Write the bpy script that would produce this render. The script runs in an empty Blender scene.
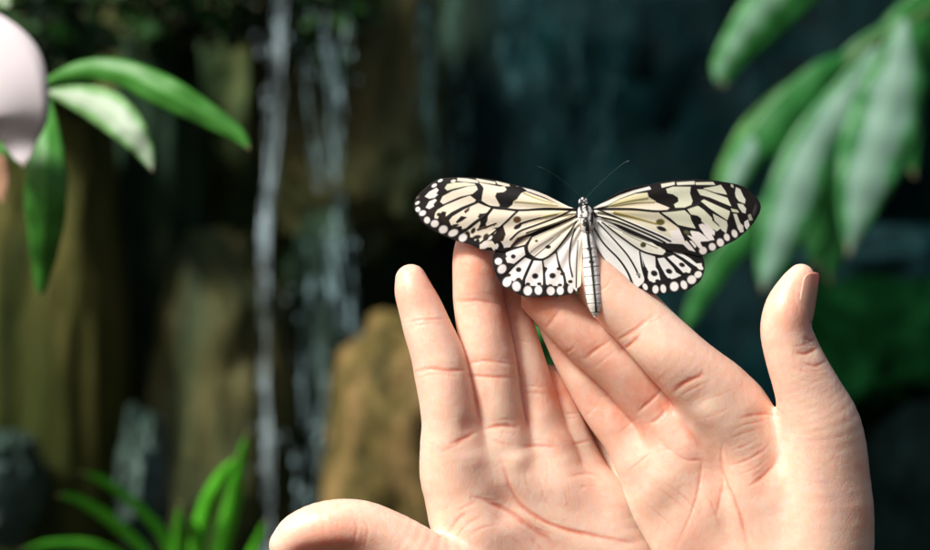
import bpy, bmesh, math, random
import numpy as np
from mathutils import Vector, noise
random.seed(7)
rng = np.random.default_rng(7)
S = bpy.context.scene
COL = S.collection
D0 = 0.76                    # focus distance in metres
K = 36.0 / 85.0 / 930.0      # width of one photo pixel per metre of distance
CZ = 1.30                    # camera height
U = K * D0                   # one photo pixel at the focus distance


def at(px, py, d):
    return Vector(((px - 465) * K * d, d, CZ + (275 - py) * K * d))


def near(P):
    """(px, py, height towards the camera in pixel units) -> metres"""
    P = np.asarray(P, float)
    d = D0 - P[:, 2] * U
    return np.stack([(P[:, 0] - 465) * K * d, d, CZ + (275 - P[:, 1]) * K * d], 1)


# ------------------------------------------------------------------ helpers
def link(name, verts, faces, mat, parent=None, smooth=True):
    me = bpy.data.meshes.new(name)
    me.from_pydata([tuple(v) for v in verts] if not isinstance(verts, np.ndarray) else verts.tolist(), [],
                   faces if not isinstance(faces, np.ndarray) else faces.tolist())
    me.polygons.foreach_set('use_smooth', [smooth] * len(me.polygons))
    me.update()
    o = bpy.data.objects.new(name, me)
    COL.objects.link(o)
    if mat is not None:
        for m in (mat if isinstance(mat, (list, tuple)) else [mat]):
            me.materials.append(m)
    if parent is not None:
        o.parent = parent
        o.matrix_parent_inverse = parent.matrix_basis.inverted()
    return o


def empty(name, loc):
    o = bpy.data.objects.new(name, None)
    o.location = loc
    COL.objects.link(o)
    return o


def tag(o, label=None, cat=None, group=None, kind=None):
    if label: o['label'] = label
    if cat: o['category'] = cat
    if group: o['group'] = group
    if kind: o['kind'] = kind
    return o


def setcol(o, name, rgb):
    me = o.data
    a = me.color_attributes.new(name, 'FLOAT_COLOR', 'POINT')
    buf = np.ones((len(me.vertices), 4), np.float32)
    buf[:, :rgb.shape[1]] = rgb
    a.data.foreach_set('color', buf.ravel())


def newmat(name):
    m = bpy.data.materials.new(name)
    m.use_nodes = True
    nt = m.node_tree
    return m, nt, nt.nodes['Principled BSDF'], nt.nodes['Material Output']


def N(nt, t, **kw):
    n = nt.nodes.new(t)
    for k, v in kw.items():
        if hasattr(n, k):
            setattr(n, k, v)
        else:
            n.inputs[k.replace('_', ' ')].default_value = v
    return n


def ramp(nt, stops, fac=None):
    r = nt.nodes.new('ShaderNodeValToRGB')
    e = r.color_ramp.elements
    while len(e) < len(stops): e.new(0.5)
    for el, (p, c) in zip(e, stops):
        el.position = p
        el.color = (*c, 1) if len(c) == 3 else c
    if fac is not None: nt.links.new(fac, r.inputs[0])
    return r


def mixc(nt, fac, a, b, mode='MIX'):
    m = nt.nodes.new('ShaderNodeMix')
    m.data_type = 'RGBA'
    m.blend_type = mode
    for s, v in ((m.inputs[0], fac), (m.inputs[6], a), (m.inputs[7], b)):
        if isinstance(v, bpy.types.NodeSocket): nt.links.new(v, s)
        elif isinstance(v, (int, float)): s.default_value = v
        else: s.default_value = (*v, 1)
    return m.outputs[2]


def coords(nt, scale=(1, 1, 1), kind='Object'):
    tc = nt.nodes.new('ShaderNodeTexCoord')
    mp = nt.nodes.new('ShaderNodeMapping')
    mp.inputs['Scale'].default_value = scale
    nt.links.new(tc.outputs[kind], mp.inputs['Vector'])
    return mp.outputs['Vector']


def noise_tex(nt, vec, scale, detail=5, rough=0.55, dist=0.0):
    n = nt.nodes.new('ShaderNodeTexNoise')
    n.inputs['Scale'].default_value = scale
    n.inputs['Detail'].default_value = detail
    n.inputs['Roughness'].default_value = rough
    n.inputs['Distortion'].default_value = dist
    nt.links.new(vec, n.inputs['Vector'])
    return n.outputs['Fac']


def bump(nt, bsdf, h, strength, dist):
    b = nt.nodes.new('ShaderNodeBump')
    b.inputs['Strength'].default_value = strength
    b.inputs['Distance'].default_value = dist
    nt.links.new(h, b.inputs['Height'])
    nt.links.new(b.outputs['Normal'], bsdf.inputs['Normal'])
    return b


# ------------------------------------------------------------------ materials
def skin_material():
    m, nt, b, out = newmat('skin')
    L = nt.links
    at_ = N(nt, 'ShaderNodeAttribute', attribute_name='tint')
    sep = nt.nodes.new('ShaderNodeSeparateColor')
    L.new(at_.outputs['Color'], sep.inputs[0])
    v = coords(nt)
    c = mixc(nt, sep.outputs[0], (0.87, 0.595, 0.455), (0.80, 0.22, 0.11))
    n1 = noise_tex(nt, v, 45, 4, 0.6)
    r1 = ramp(nt, [(0.38, (0, 0, 0)), (0.68, (1, 1, 1))], n1)
    f1 = N(nt, 'ShaderNodeMath', operation='MULTIPLY'); L.new(r1.outputs[0], f1.inputs[0]); f1.inputs[1].default_value = 0.5
    c = mixc(nt, f1.outputs[0], c, (0.84, 0.46, 0.34))
    n2 = noise_tex(nt, v, 330, 3, 0.6)
    r2 = ramp(nt, [(0.4, (0, 0, 0)), (0.7, (1, 1, 1))], n2)
    f2 = N(nt, 'ShaderNodeMath', operation='MULTIPLY'); L.new(r2.outputs[0], f2.inputs[0]); f2.inputs[1].default_value = 0.25
    c = mixc(nt, f2.outputs[0], c, (0.90, 0.76, 0.68))
    c = mixc(nt, sep.outputs[1], c, (0.48, 0.40, 0.42))       # bluish veins
    L.new(c, b.inputs['Base Color'])
    b.inputs['Roughness'].default_value = 0.43
    b.inputs['Subsurface Weight'].default_value = 0.8
    b.inputs['Subsurface Radius'].default_value = (1.0, 0.30, 0.12)
    b.inputs['Subsurface Scale'].default_value = 0.0065
    b.inputs['Specular IOR Level'].default_value = 0.5
    vo = N(nt, 'ShaderNodeTexVoronoi', feature='DISTANCE_TO_EDGE')
    vo.inputs['Scale'].default_value = 1100
    L.new(v, vo.inputs['Vector'])
    rv = ramp(nt, [(0.0, (0, 0, 0)), (0.25, (1, 1, 1))], vo.outputs['Distance'])
    nf = noise_tex(nt, coords(nt, (1, 1, 0.45)), 520, 4, 0.6)
    add = N(nt, 'ShaderNodeMath', operation='MULTIPLY_ADD')
    L.new(rv.outputs[0], add.inputs[0]); add.inputs[1].default_value = 0.12; L.new(nf, add.inputs[2])
    vw = nt.nodes.new('ShaderNodeMixRGB'); vw.blend_type = 'ADD'; vw.inputs[0].default_value = 0.004
    nz = nt.nodes.new('ShaderNodeTexNoise'); nz.inputs['Scale'].default_value = 120; L.new(v, nz.inputs['Vector'])
    L.new(coords(nt, (1, 1, .6)), vw.inputs[1]); L.new(nz.outputs['Color'], vw.inputs[2])
    v2 = N(nt, 'ShaderNodeTexVoronoi', feature='DISTANCE_TO_EDGE'); v2.inputs['Scale'].default_value = 300
    L.new(vw.outputs[0], v2.inputs['Vector'])
    rv2 = ramp(nt, [(0.0, (0, 0, 0)), (0.09, (1, 1, 1))], v2.outputs['Distance'])
    add2 = N(nt, 'ShaderNodeMath', operation='MULTIPLY_ADD')
    L.new(rv2.outputs[0], add2.inputs[0]); add2.inputs[1].default_value = 0.24; L.new(add.outputs[0], add2.inputs[2])
    bump(nt, b, add2.outputs[0], 0.38, 0.0003)
    return m


def nail_material():
    m, nt, b, out = newmat('nail')
    v = coords(nt)
    n = noise_tex(nt, v, 200, 2)
    c = mixc(nt, n, (0.82, 0.46, 0.36), (0.74, 0.38, 0.28))
    nt.links.new(c, b.inputs['Base Color'])
    b.inputs['Roughness'].default_value = 0.28
    b.inputs['Subsurface Weight'].default_value = 0.3
    b.inputs['Subsurface Scale'].default_value = 0.002
    return m


def wing_material(name, tr):
    m, nt, b, out = newmat(name)
    L = nt.links
    a = N(nt, 'ShaderNodeAttribute', attribute_name='scales')
    v = coords(nt)
    n = noise_tex(nt, v, 1500, 2, 0.7)
    r = ramp(nt, [(0.3, (0.92, 0.92, 0.92)), (0.7, (1, 1, 1))], n)
    c = mixc(nt, 1.0, a.outputs['Color'], r.outputs[0], 'MULTIPLY')
    L.new(c, b.inputs['Base Color'])
    b.inputs['Roughness'].default_value = 0.6
    b.inputs['Specular IOR Level'].default_value = 0.25
    bump(nt, b, n, 0.2, 0.0001)
    t = nt.nodes.new('ShaderNodeBsdfTranslucent')
    L.new(c, t.inputs['Color'])
    mx = nt.nodes.new('ShaderNodeMixShader')
    mx.inputs[0].default_value = tr
    L.new(b.outputs[0], mx.inputs[1]); L.new(t.outputs[0], mx.inputs[2])
    L.new(mx.outputs[0], out.inputs['Surface'])
    return m


def attr_material(name, attr, rough=0.5):
    m, nt, b, out = newmat(name)
    a = N(nt, 'ShaderNodeAttribute', attribute_name=attr)
    n = noise_tex(nt, coords(nt), 1800, 2, 0.7)
    r = ramp(nt, [(0.3, (0.75, 0.75, 0.75)), (0.7, (1, 1, 1))], n)
    c = mixc(nt, 1.0, a.outputs['Color'], r.outputs[0], 'MULTIPLY')
    nt.links.new(c, b.inputs['Base Color'])
    b.inputs['Roughness'].default_value = rough
    bump(nt, b, n, 0.5, 0.0003)
    return m


def plain(name, col, rough=0.5, noise_scale=60, amp=0.25):
    m, nt, b, out = newmat(name)
    n = noise_tex(nt, coords(nt), noise_scale, 4)
    c = mixc(nt, n, tuple(x * (1 - amp) for x in col), tuple(min(1, x * (1 + amp)) for x in col))
    nt.links.new(c, b.inputs['Base Color'])
    b.inputs['Roughness'].default_value = rough
    return m


def rock_material(name, stops, scale=3.0, vert=0.35, rough=0.55, fine=22, off=(0, 0, 0), spec=0.2):
    m, nt, b, out = newmat(name)
    v = coords(nt, (1, 1, vert))
    mp = nt.nodes.new('ShaderNodeMapping'); mp.inputs['Location'].default_value = off
    nt.links.new(v, mp.inputs['Vector'])
    n = noise_tex(nt, mp.outputs[0], scale, 6, 0.62, 0.4)
    r = ramp(nt, stops, n)
    n2 = noise_tex(nt, mp.outputs[0], fine, 5, 0.7)
    r2 = ramp(nt, [(0.3, (0.22, 0.30, 0.28)), (0.7, (0.98, 1.16, 1.10))], n2)
    c = mixc(nt, 1.0, r.outputs[0], r2.outputs[0], 'MULTIPLY')
    nt.links.new(c, b.inputs['Base Color'])
    b.inputs['Roughness'].default_value = rough
    b.inputs['Specular IOR Level'].default_value = spec
    bump(nt, b, n2, 0.7, 0.03)
    return m


def leaf_material(name, c1, c2, tr=0.25, rough=0.35, rib=None, edge=None, tip=True):
    m, nt, b, out = newmat(name)
    L = nt.links
    a = N(nt, 'ShaderNodeAttribute', attribute_name='leafuv')
    sep = nt.nodes.new('ShaderNodeSeparateColor'); L.new(a.outputs['Color'], sep.inputs[0])
    n = noise_tex(nt, coords(nt), 30, 4, 0.6)
    c = mixc(nt, n, c1, c2)
    if edge:
        ne = N(nt, 'ShaderNodeMath', operation='MULTIPLY_ADD'); L.new(noise_tex(nt, coords(nt), 18, 4, .7), ne.inputs[0]); ne.inputs[1].default_value = 1.1; L.new(sep.outputs[1], ne.inputs[2])
        re_ = ramp(nt, [(0.86, (0, 0, 0)), (1.0, (1, 1, 1))], None); hf = N(nt, 'ShaderNodeMath', operation='MULTIPLY'); L.new(ne.outputs[0], hf.inputs[0]); hf.inputs[1].default_value = .86; L.new(hf.outputs[0], re_.inputs[0])
        c = mixc(nt, re_.outputs[0], c, edge)
    # midrib and side veins
    w = N(nt, 'ShaderNodeMath', operation='SINE')
    k = N(nt, 'ShaderNodeMath', operation='MULTIPLY_ADD'); L.new(sep.outputs[0], k.inputs[0]); k.inputs[1].default_value = 95
    s2 = N(nt, 'ShaderNodeMath', operation='MULTIPLY'); L.new(sep.outputs[1], s2.inputs[0]); s2.inputs[1].default_value = -22
    L.new(s2.outputs[0], k.inputs[2]); L.new(k.outputs[0], w.inputs[0])
    rv = ramp(nt, [(0.86, (0, 0, 0)), (1.0, (0.35, 0.35, 0.35))], w.outputs[0])
    c = mixc(nt, rv.outputs[0], c, rib or tuple(min(1, x * 1.8 + .02) for x in c2))
    rm = ramp(nt, [(0.0, (0.8, 0.8, 0.8)), (0.07, (0, 0, 0))], sep.outputs[1])
    c = mixc(nt, rm.outputs[0], c, rib or tuple(min(1, x * 1.8 + .02) for x in c2))
    rt = ramp(nt, [(0.93, (0, 0, 0)), (1.0, (1, 1, 1))], sep.outputs[0])
    if tip: c = mixc(nt, rt.outputs[0], c, (0.34, 0.22, 0.14))
    L.new(c, b.inputs['Base Color'])
    b.inputs['Roughness'].default_value = rough
    t = nt.nodes.new('ShaderNodeBsdfTranslucent'); L.new(c, t.inputs['Color'])
    mx = nt.nodes.new('ShaderNodeMixShader'); mx.inputs[0].default_value = tr
    L.new(b.outputs[0], mx.inputs[1]); L.new(t.outputs[0], mx.inputs[2])
    L.new(mx.outputs[0], out.inputs['Surface'])
    return m


def water_material(name, density, tint=(0.62, 0.72, 0.74), hs=26.0, seed=0.0):
    m, nt, b, out = newmat(name)
    L = nt.links
    a = N(nt, 'ShaderNodeAttribute', attribute_name='flow')
    sep = nt.nodes.new('ShaderNodeSeparateColor'); L.new(a.outputs['Color'], sep.inputs[0])
    v = coords(nt, (hs, 1.0, 3.2))
    mp = nt.nodes.new('ShaderNodeMapping'); mp.inputs['Location'].default_value = (seed, seed * 1.7, seed * 0.6)
    L.new(v, mp.inputs['Vector'])
    n = noise_tex(nt, mp.outputs[0], 1.6, 8, 0.72, 0.25)
    r = ramp(nt, [(0.47, (0, 0, 0)), (0.60, (1, 1, 1))], n)
    m1 = N(nt, 'ShaderNodeMath', operation='MULTIPLY'); L.new(r.outputs[0], m1.inputs[0]); L.new(sep.outputs[0], m1.inputs[1])
    m2 = N(nt, 'ShaderNodeMath', operation='MULTIPLY', use_clamp=True); L.new(m1.outputs[0], m2.inputs[0]); m2.inputs[1].default_value = density
    b.inputs['Base Color'].default_value = (*tint, 1)
    b.inputs['Roughness'].default_value = 0.25
    L.new(m2.outputs[0], b.inputs['Alpha'])
    bump(nt, b, n, 0.6, 0.02)
    return m


SKIN = skin_material()
NAIL = nail_material()


# ------------------------------------------------------------------ distance fields
def spline(P, n=5):
    """Catmull-Rom through rows (x, y, z, r)"""
    P = np.asarray(P, float)
    Q = np.vstack([2 * P[0] - P[1], P, 2 * P[-1] - P[-2]])
    out = []
    for i in range(1, len(Q) - 2):
        p0, p1, p2, p3 = Q[i - 1], Q[i], Q[i + 1], Q[i + 2]
        for t in np.linspace(0, 1, n, endpoint=False):
            out.append(0.5 * ((2 * p1) + (-p0 + p2) * t + (2 * p0 - 5 * p1 + 4 * p2 - p3) * t * t
                              + (-p0 + 3 * p1 - 3 * p2 + p3) * t ** 3))
    out.append(P[-1])
    out = np.array(out)
    out[:, 3] = np.maximum(out[:, 3], 2)
    return out


class Field:
    def __init__(s, xs, ys, zs):
        s.xs, s.ys, s.zs = [np.asarray(a, np.float32) for a in (xs, ys, zs)]
        s.F = np.full((len(xs), len(ys), len(zs)), 60, np.float32)

    def chain(s, P, k=0.0, n=4, margin=16):
        """union with a tapering tube through rows (x, y, z, radius), blended over k"""
        Q = spline(P, n).astype(np.float32)
        own = Field(s.xs, s.ys, s.zs)
        for a, b in zip(Q[:-1], Q[1:]):
            lo = np.minimum(a[:3] - a[3], b[:3] - b[3]) - margin
            hi = np.maximum(a[:3] + a[3], b[:3] + b[3]) + margin
            sl = [slice(int(np.searchsorted(ax, l)), int(np.searchsorted(ax, h))) for ax, l, h in zip((s.xs, s.ys, s.zs), lo, hi)]
            X = s.xs[sl[0]][:, None, None] - a[0]; Y = s.ys[sl[1]][None, :, None] - a[1]; Z = s.zs[sl[2]][None, None, :] - a[2]
            if 0 in (X.size, Y.size, Z.size): continue
            d = b[:3] - a[:3]
            t = np.clip((X * d[0] + Y * d[1] + Z * d[2]) / max(float(d @ d), 1e-6), 0, 1)
            dist = np.sqrt((X - t * d[0]) ** 2 + (Y - t * d[1]) ** 2 + (Z - t * d[2]) ** 2) - (a[3] + (b[3] - a[3]) * t)
            sub = own.F[tuple(sl)]
            np.minimum(sub, dist, out=sub)
        s.merge(own.F, k)
        return s

    def merge(s, G, k):
        if k <= 0:
            np.minimum(s.F, G, out=s.F); return s
        h = np.maximum(k - np.abs(s.F - G), 0) / k
        s.F = np.minimum(s.F, G) - h * h * h * k / 6.0
        return s


def surface_nets(f):
    F, ax = f.F, (f.xs, f.ys, f.zs)
    s = F < 0
    c = np.zeros(tuple(n - 1 for n in F.shape), np.uint8)
    corners = [(i, j, k) for i in (0, 1) for j in (0, 1) for k in (0, 1)]
    nx, ny, nz = c.shape
    for i, j, k in corners: c += s[i:i + nx, j:j + ny, k:k + nz]
    act = np.argwhere((c > 0) & (c < 8))
    idx = np.full(c.shape, -1, np.int32)
    idx[tuple(act.T)] = np.arange(len(act))
    cv = {q: F[act[:, 0] + q[0], act[:, 1] + q[1], act[:, 2] + q[2]] for q in corners}
    acc = np.zeros((len(act), 3)); cnt = np.zeros(len(act))
    for q in corners:
        for d in range(3):
            if q[d]: continue
            p = list(q); p[d] = 1; p = tuple(p)
            a, b = cv[q], cv[p]
            m = (a < 0) != (b < 0)
            t = np.where(m, a / np.where(a == b, 1, a - b), 0)
            pos = np.tile(np.array(q, float), (len(act), 1)); pos[:, d] += t
            acc[m] += pos[m]; cnt[m] += 1
    loc = acc / cnt[:, None]
    V = np.empty_like(loc)
    for d in range(3):
        g = ax[d].astype(float)
        V[:, d] = g[act[:, d]] + loc[:, d] * (g[act[:, d] + 1] - g[act[:, d]])
    quads = []
    for d in range(3):
        u, w = [(1, 2), (2, 0), (0, 1)][d]
        A = [slice(None)] * 3; B = [slice(None)] * 3
        A[d] = slice(0, -1); B[d] = slice(1, None)
        e = s[tuple(A)] != s[tuple(B)]
        pts = np.argwhere(e)
        ok = (pts[:, u] > 0) & (pts[:, w] > 0) & (pts[:, u] < F.shape[u] - 1) & (pts[:, w] < F.shape[w] - 1)
        pts = pts[ok]
        flip = s[tuple(pts.T)]
        q = []
        for du, dw in ((-1, -1), (0, -1), (0, 0), (-1, 0)):
            p = pts.copy(); p[:, u] += du; p[:, w] += dw
            q.append(idx[tuple(p.T)])
        q = np.stack(q, 1)
        q[~flip] = q[~flip][:, ::-1]
        quads.append(q)
    Q = np.vstack(quads)
    return V, Q[(Q >= 0).all(1)]


def vnormals(V, Q):
    n = np.cross(V[Q[:, 2]] - V[Q[:, 0]], V[Q[:, 3]] - V[Q[:, 1]])
    out = np.zeros_like(V)
    for i in range(4): np.add.at(out, Q[:, i], n)
    return out / np.maximum(np.linalg.norm(out, axis=1, keepdims=True), 1e-9)


def laplace(V, Q, it, lam=0.5):
    e = np.vstack([Q[:, [0, 1]], Q[:, [1, 2]], Q[:, [2, 3]], Q[:, [3, 0]]])
    deg = np.bincount(e.ravel(), minlength=len(V)).astype(float)[:, None]
    for _ in range(it):
        acc = np.zeros_like(V)
        for d in range(3):
            acc[:, d] = np.bincount(e[:, 0], V[e[:, 1], d], len(V)) + np.bincount(e[:, 1], V[e[:, 0], d], len(V))
        V = V + lam * (acc / deg - V)
    return V


def poly_dist(P, L):
    """distance of points to an open polyline, and the 0..1 position along it"""
    P = P[:, :2]; L = np.asarray(L, float)
    best = np.full(len(P), 1e9); pos = np.zeros(len(P))
    seg = np.linalg.norm(np.diff(L, axis=0), axis=1); cum = np.concatenate([[0], np.cumsum(seg)])
    for i in range(len(L) - 1):
        d = L[i + 1] - L[i]
        t = np.clip(((P - L[i]) @ d) / max(d @ d, 1e-9), 0, 1)
        r = np.linalg.norm(P - L[i] - t[:, None] * d, axis=1)
        m = r < best
        best[m] = r[m]; pos[m] = (cum[i] + t[m] * seg[i]) / cum[-1]
    return best, pos


def curve2(L, n=6):
    L = np.asarray(L, float)
    if len(L) < 3: return L
    return spline(np.hstack([L, np.zeros((len(L), 1)), np.full((len(L), 1), 9)]), n)[:, :2]


def groove(V, Nn, lines, zmin=-200):
    """press creases (polyline, half width, depth[, zlo, zhi]) into the camera-facing skin; returns moved V and crease weight"""
    W = np.zeros(len(V)); off = np.zeros(len(V))
    fr = np.clip((Nn[:, 2] - 0.05) / 0.3, 0, 1)
    rr = random.Random(11); extra = []
    for ln in lines:                      # hairlines that bunch beside the main folds
        if ln[2] >= 1.0:
            A = np.array(ln[0], float); t = A[-1] - A[0]; ln_ = np.linalg.norm(t); nrm = np.array((-t[1], t[0])) / ln_
            for q in range(3):
                a0, a1 = sorted((rr.uniform(-.05, .6), rr.uniform(.4, 1.05)))
                o_ = rr.choice((-1, 1)) * rr.uniform(2.2, 6.5); sl = rr.uniform(-2, 2)
                if a1 - a0 < .25: continue
                m_ = (A[0] + A[-1]) / 2; bow = A[len(A) // 2] - m_
                extra.append(([tuple(A[0] + t * a0 + nrm * o_), tuple(A[0] + t * (a0 + a1) / 2 + nrm * (o_ + sl * .5) + bow * .8), tuple(A[0] + t * a1 + nrm * (o_ + sl))], .85, rr.uniform(.22, .5)) + tuple(ln[3:]))
    for ln in list(lines) + extra:
        L, w, dep = ln[:3]
        zlo, zhi = (ln[3], ln[4]) if len(ln) > 4 else (-300, 300)
        L = curve2(L)
        lo, hi = L.min(0) - 4 * w, L.max(0) + 4 * w
        m = np.where((V[:, 0] > lo[0]) & (V[:, 0] < hi[0]) & (V[:, 1] > lo[1]) & (V[:, 1] < hi[1]) & (fr > 0) & (V[:, 2] > zlo) & (V[:, 2] < zhi))[0]
        if not len(m): continue
        w = w * 0.88
        r, t = poly_dist(V[m], L)
        r = r + 0.25 * np.sin(t * 23 + w * 9)
        tap = np.clip(np.minimum(t, 1 - t) / 0.32, 0, 1) ** 0.8
        g = np.exp(-(r / w) ** 2) * tap
        lip = np.exp(-((r - 2.6 * w) / (1.3 * w)) ** 2) * tap
        dq = dep * 0.62
        pinch = 0.55 * dq * np.exp(-(r / (4.5 * w)) ** 2) * tap if dep >= 1.25 else 0
        off[m] += (-dq * 0.68 * g + 0.06 * dq * lip - pinch) * fr[m]
        if dep > 0: W[m] = np.maximum(W[m], np.clip(dep / 2.0, 0, 1) * np.exp(-(r / (1.6 * w)) ** 2) * tap)
    return V + Nn * off[:, None], W


def axis_y(y0, y1, y2, h, hmax):
    a = list(np.arange(y0, y1, h)); s = h
    while a[-1] < y2:
        s = min(hmax, s * 1.06); a.append(a[-1] + s)
    return a


def noise3(P, scale, seed=0):
    """cheap smooth noise from summed sines"""
    r = np.random.default_rng(seed); out = np.zeros(len(P))
    for i in range(9):
        k = r.normal(size=3); k /= np.linalg.norm(k)
        f = 2 * np.pi / (scale * r.uniform(0.6, 1.7))
        out += np.sin(P @ k * f + r.uniform(0, 6.28) + 1.3 * np.sin(P @ r.normal(size=3) * f * 0.3))
    return out / 9


def make_hand(name, fingers, palm, grid, creases, reds, veins, dents=(), bumps=()):
    xs, ys, zs = grid
    fp = Field(xs, ys, zs)
    for c, k in palm: fp.chain(c, k)
    ff = Field(xs, ys, zs)
    for c in fingers: ff.chain(c, 1.5)
    fp.merge(ff.F, 15)
    V, Q = surface_nets(fp)
    V = laplace(V, Q, 5)
    Nn = vnormals(V, Q)
    # broad hollows and pads of the palm
    off = np.zeros(len(V))
    fr = np.clip((Nn[:, 2] - 0.0) / 0.4, 0, 1)
    for (x, y, rx, ry, ang, h) in dents:
        a = math.radians(ang); dx, dy = V[:, 0] - x, V[:, 1] - y
        u = (dx * math.cos(a) + dy * math.sin(a)) / rx; v = (-dx * math.sin(a) + dy * math.cos(a)) / ry
        off += h * np.exp(-(u * u + v * v)) * fr
    V = V + Nn * off[:, None]
    Nn = vnormals(V, Q)
    V = V + Nn * (0.6 * noise3(V, 60, 3) + 0.2 * noise3(V, 24, 5))[:, None]
    V, W = groove(V, Nn, creases)
    V = laplace(V, Q, 1, 0.35)
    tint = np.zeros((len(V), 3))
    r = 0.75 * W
    for (x, y, rad, amt) in reds:  # flush of the skin together with painted red shade
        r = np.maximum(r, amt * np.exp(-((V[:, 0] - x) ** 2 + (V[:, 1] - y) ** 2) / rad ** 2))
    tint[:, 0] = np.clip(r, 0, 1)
    vn = np.zeros(len(V))
    for L, w, amt in veins:
        d, t = poly_dist(V, curve2(L))
        vn = np.maximum(vn, amt * np.exp(-(d / w) ** 2) * np.clip(np.minimum(t, 1 - t) / .25, 0, 1))
    tint[:, 1] = vn
    o = link(name, near(V), Q[:, ::-1], SKIN)
    # make sure the faces point outwards
    me = o.data
    c = near(np.array([[np.mean(V[:, 0]), 2000, 0]]))
    top = int(np.argmin(V[:, 1]))
    if me.vertices[top].normal.z < 0: me.flip_normals()
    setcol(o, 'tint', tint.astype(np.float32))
    return o


def make_nail(parent, base, tip, n, R, half, over=0.0, name='fingernail'):
    """curved plate along base->tip (pixel space), around the finger axis, centred on direction n"""
    base, tip, n = [np.array(v, float) for v in (base, tip, n)]
    a = tip - base; Ln = np.linalg.norm(a); a /= Ln
    n = n - a * (n @ a); n /= np.linalg.norm(n)
    b = np.cross(a, n)
    nu, nv = 22, 20
    V = []
    for i in range(nu + 1):
        t = i / nu
        s = t * (Ln + over)
        wid = half * min(1, 0.55 + 1.9 * (t * (1.0 - 0.0)) ** 0.5 * 0.5) * (math.sqrt(max(0.0, 1 - max(0, (t - 0.80) / 0.205) ** 2)) if t > 0.80 else 1)
        if t < 0.12: wid *= 0.55 + 0.45 * math.sqrt(t / 0.12)
        rr = R * (1 - 0.13 * t * t)
        for j in range(nv + 1):
            ph = math.radians(wid) * (2 * j / nv - 1)
            V.append(base + a * s + rr * (math.cos(ph) * n + math.sin(ph) * b))
    F = [(i * (nv + 1) + j, i * (nv + 1) + j + 1, (i + 1) * (nv + 1) + j + 1, (i + 1) * (nv + 1) + j) for i in range(nu) for j in range(nv)]
    o = link(name, near(np.array(V)), F, NAIL, parent)
    md = o.modifiers.new('thick', 'SOLIDIFY'); md.thickness = 0.0006; md.offset = 0
    return o


# ------------------------------------------------------------------ left hand
LF = [
    [(411, 280, 20, 16), (414, 292, 21, 19.5), (421, 310, 22, 22.3), (428, 330, 24, 24.5), (437, 354, 25, 26.3), (442, 375, 26, 27.6), (447, 400, 25, 28), (451, 425, 23, 29), (453, 450, 18, 30)],
    [(474, 240, 12, 17), (475, 256, 13, 22), (477, 285, 12, 24.2), (479, 305, 10, 25.5), (485, 338, 10, 26.8), (490, 368, 10, 27.5), (495, 400, 8, 27), (499, 428, 5, 27.5), (503, 455, 0, 28)],
    [(502, 276, -16, 14), (505, 290, -16, 18), (512.5, 318, -15, 19.5), (520, 345, -13, 20.2), (527, 372, -11, 21.5), (535, 402, -10, 22.3), (543, 432, -11, 23.5), (553, 462, -14, 26)],
    [(549, 378, -30, 13.5), (553, 390, -29, 17), (561, 412, -28, 19), (569, 434, -28, 20.5), (579, 460, -29, 22), (592, 488, -30, 24), (602, 510, -28, 27)],
]
LT = [(289, 546, 62, 20), (303, 536, 62, 25), (330, 530, 60, 30), (360, 531, 56, 31), (392, 546, 50, 33), (425, 572, 40, 40), (470, 605, 22, 50), (530, 660, 0, 50), (570, 720, -12, 44)]
LP = [
    ([(453, 445, 18, 30), (458, 485, 10, 34), (480, 545, 2, 40), (520, 630, -6, 44), (560, 720, -14, 42)], 0),
    ([(501, 445, 3, 29), (510, 495, -4, 33), (535, 570, -12, 38), (575, 700, -18, 42)], 34),
    ([(549, 452, -12, 26), (562, 505, -14, 32), (585, 575, -18, 38), (600, 700, -20, 42)], 34),
    ([(597, 498, -28, 26), (608, 540, -22, 34), (628, 600, -16, 42), (632, 700, -18, 42)], 34),
    ([(457, 474, 12, 30), (508, 482, 2, 29), (556, 492, -11, 28), (598, 514, -24, 27)], 30),
    ([(470, 520, 6, 32), (530, 530, -4, 32), (600, 545, -16, 32)], 30),
    ([(560, 715, -14, 42), (575, 800, -18, 42), (585, 1000, -24, 50)], 20),
    ([(620, 715, -18, 42), (632, 800, -22, 42), (650, 1000, -28, 50)], 20),
    (LT, 16),
]
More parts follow.
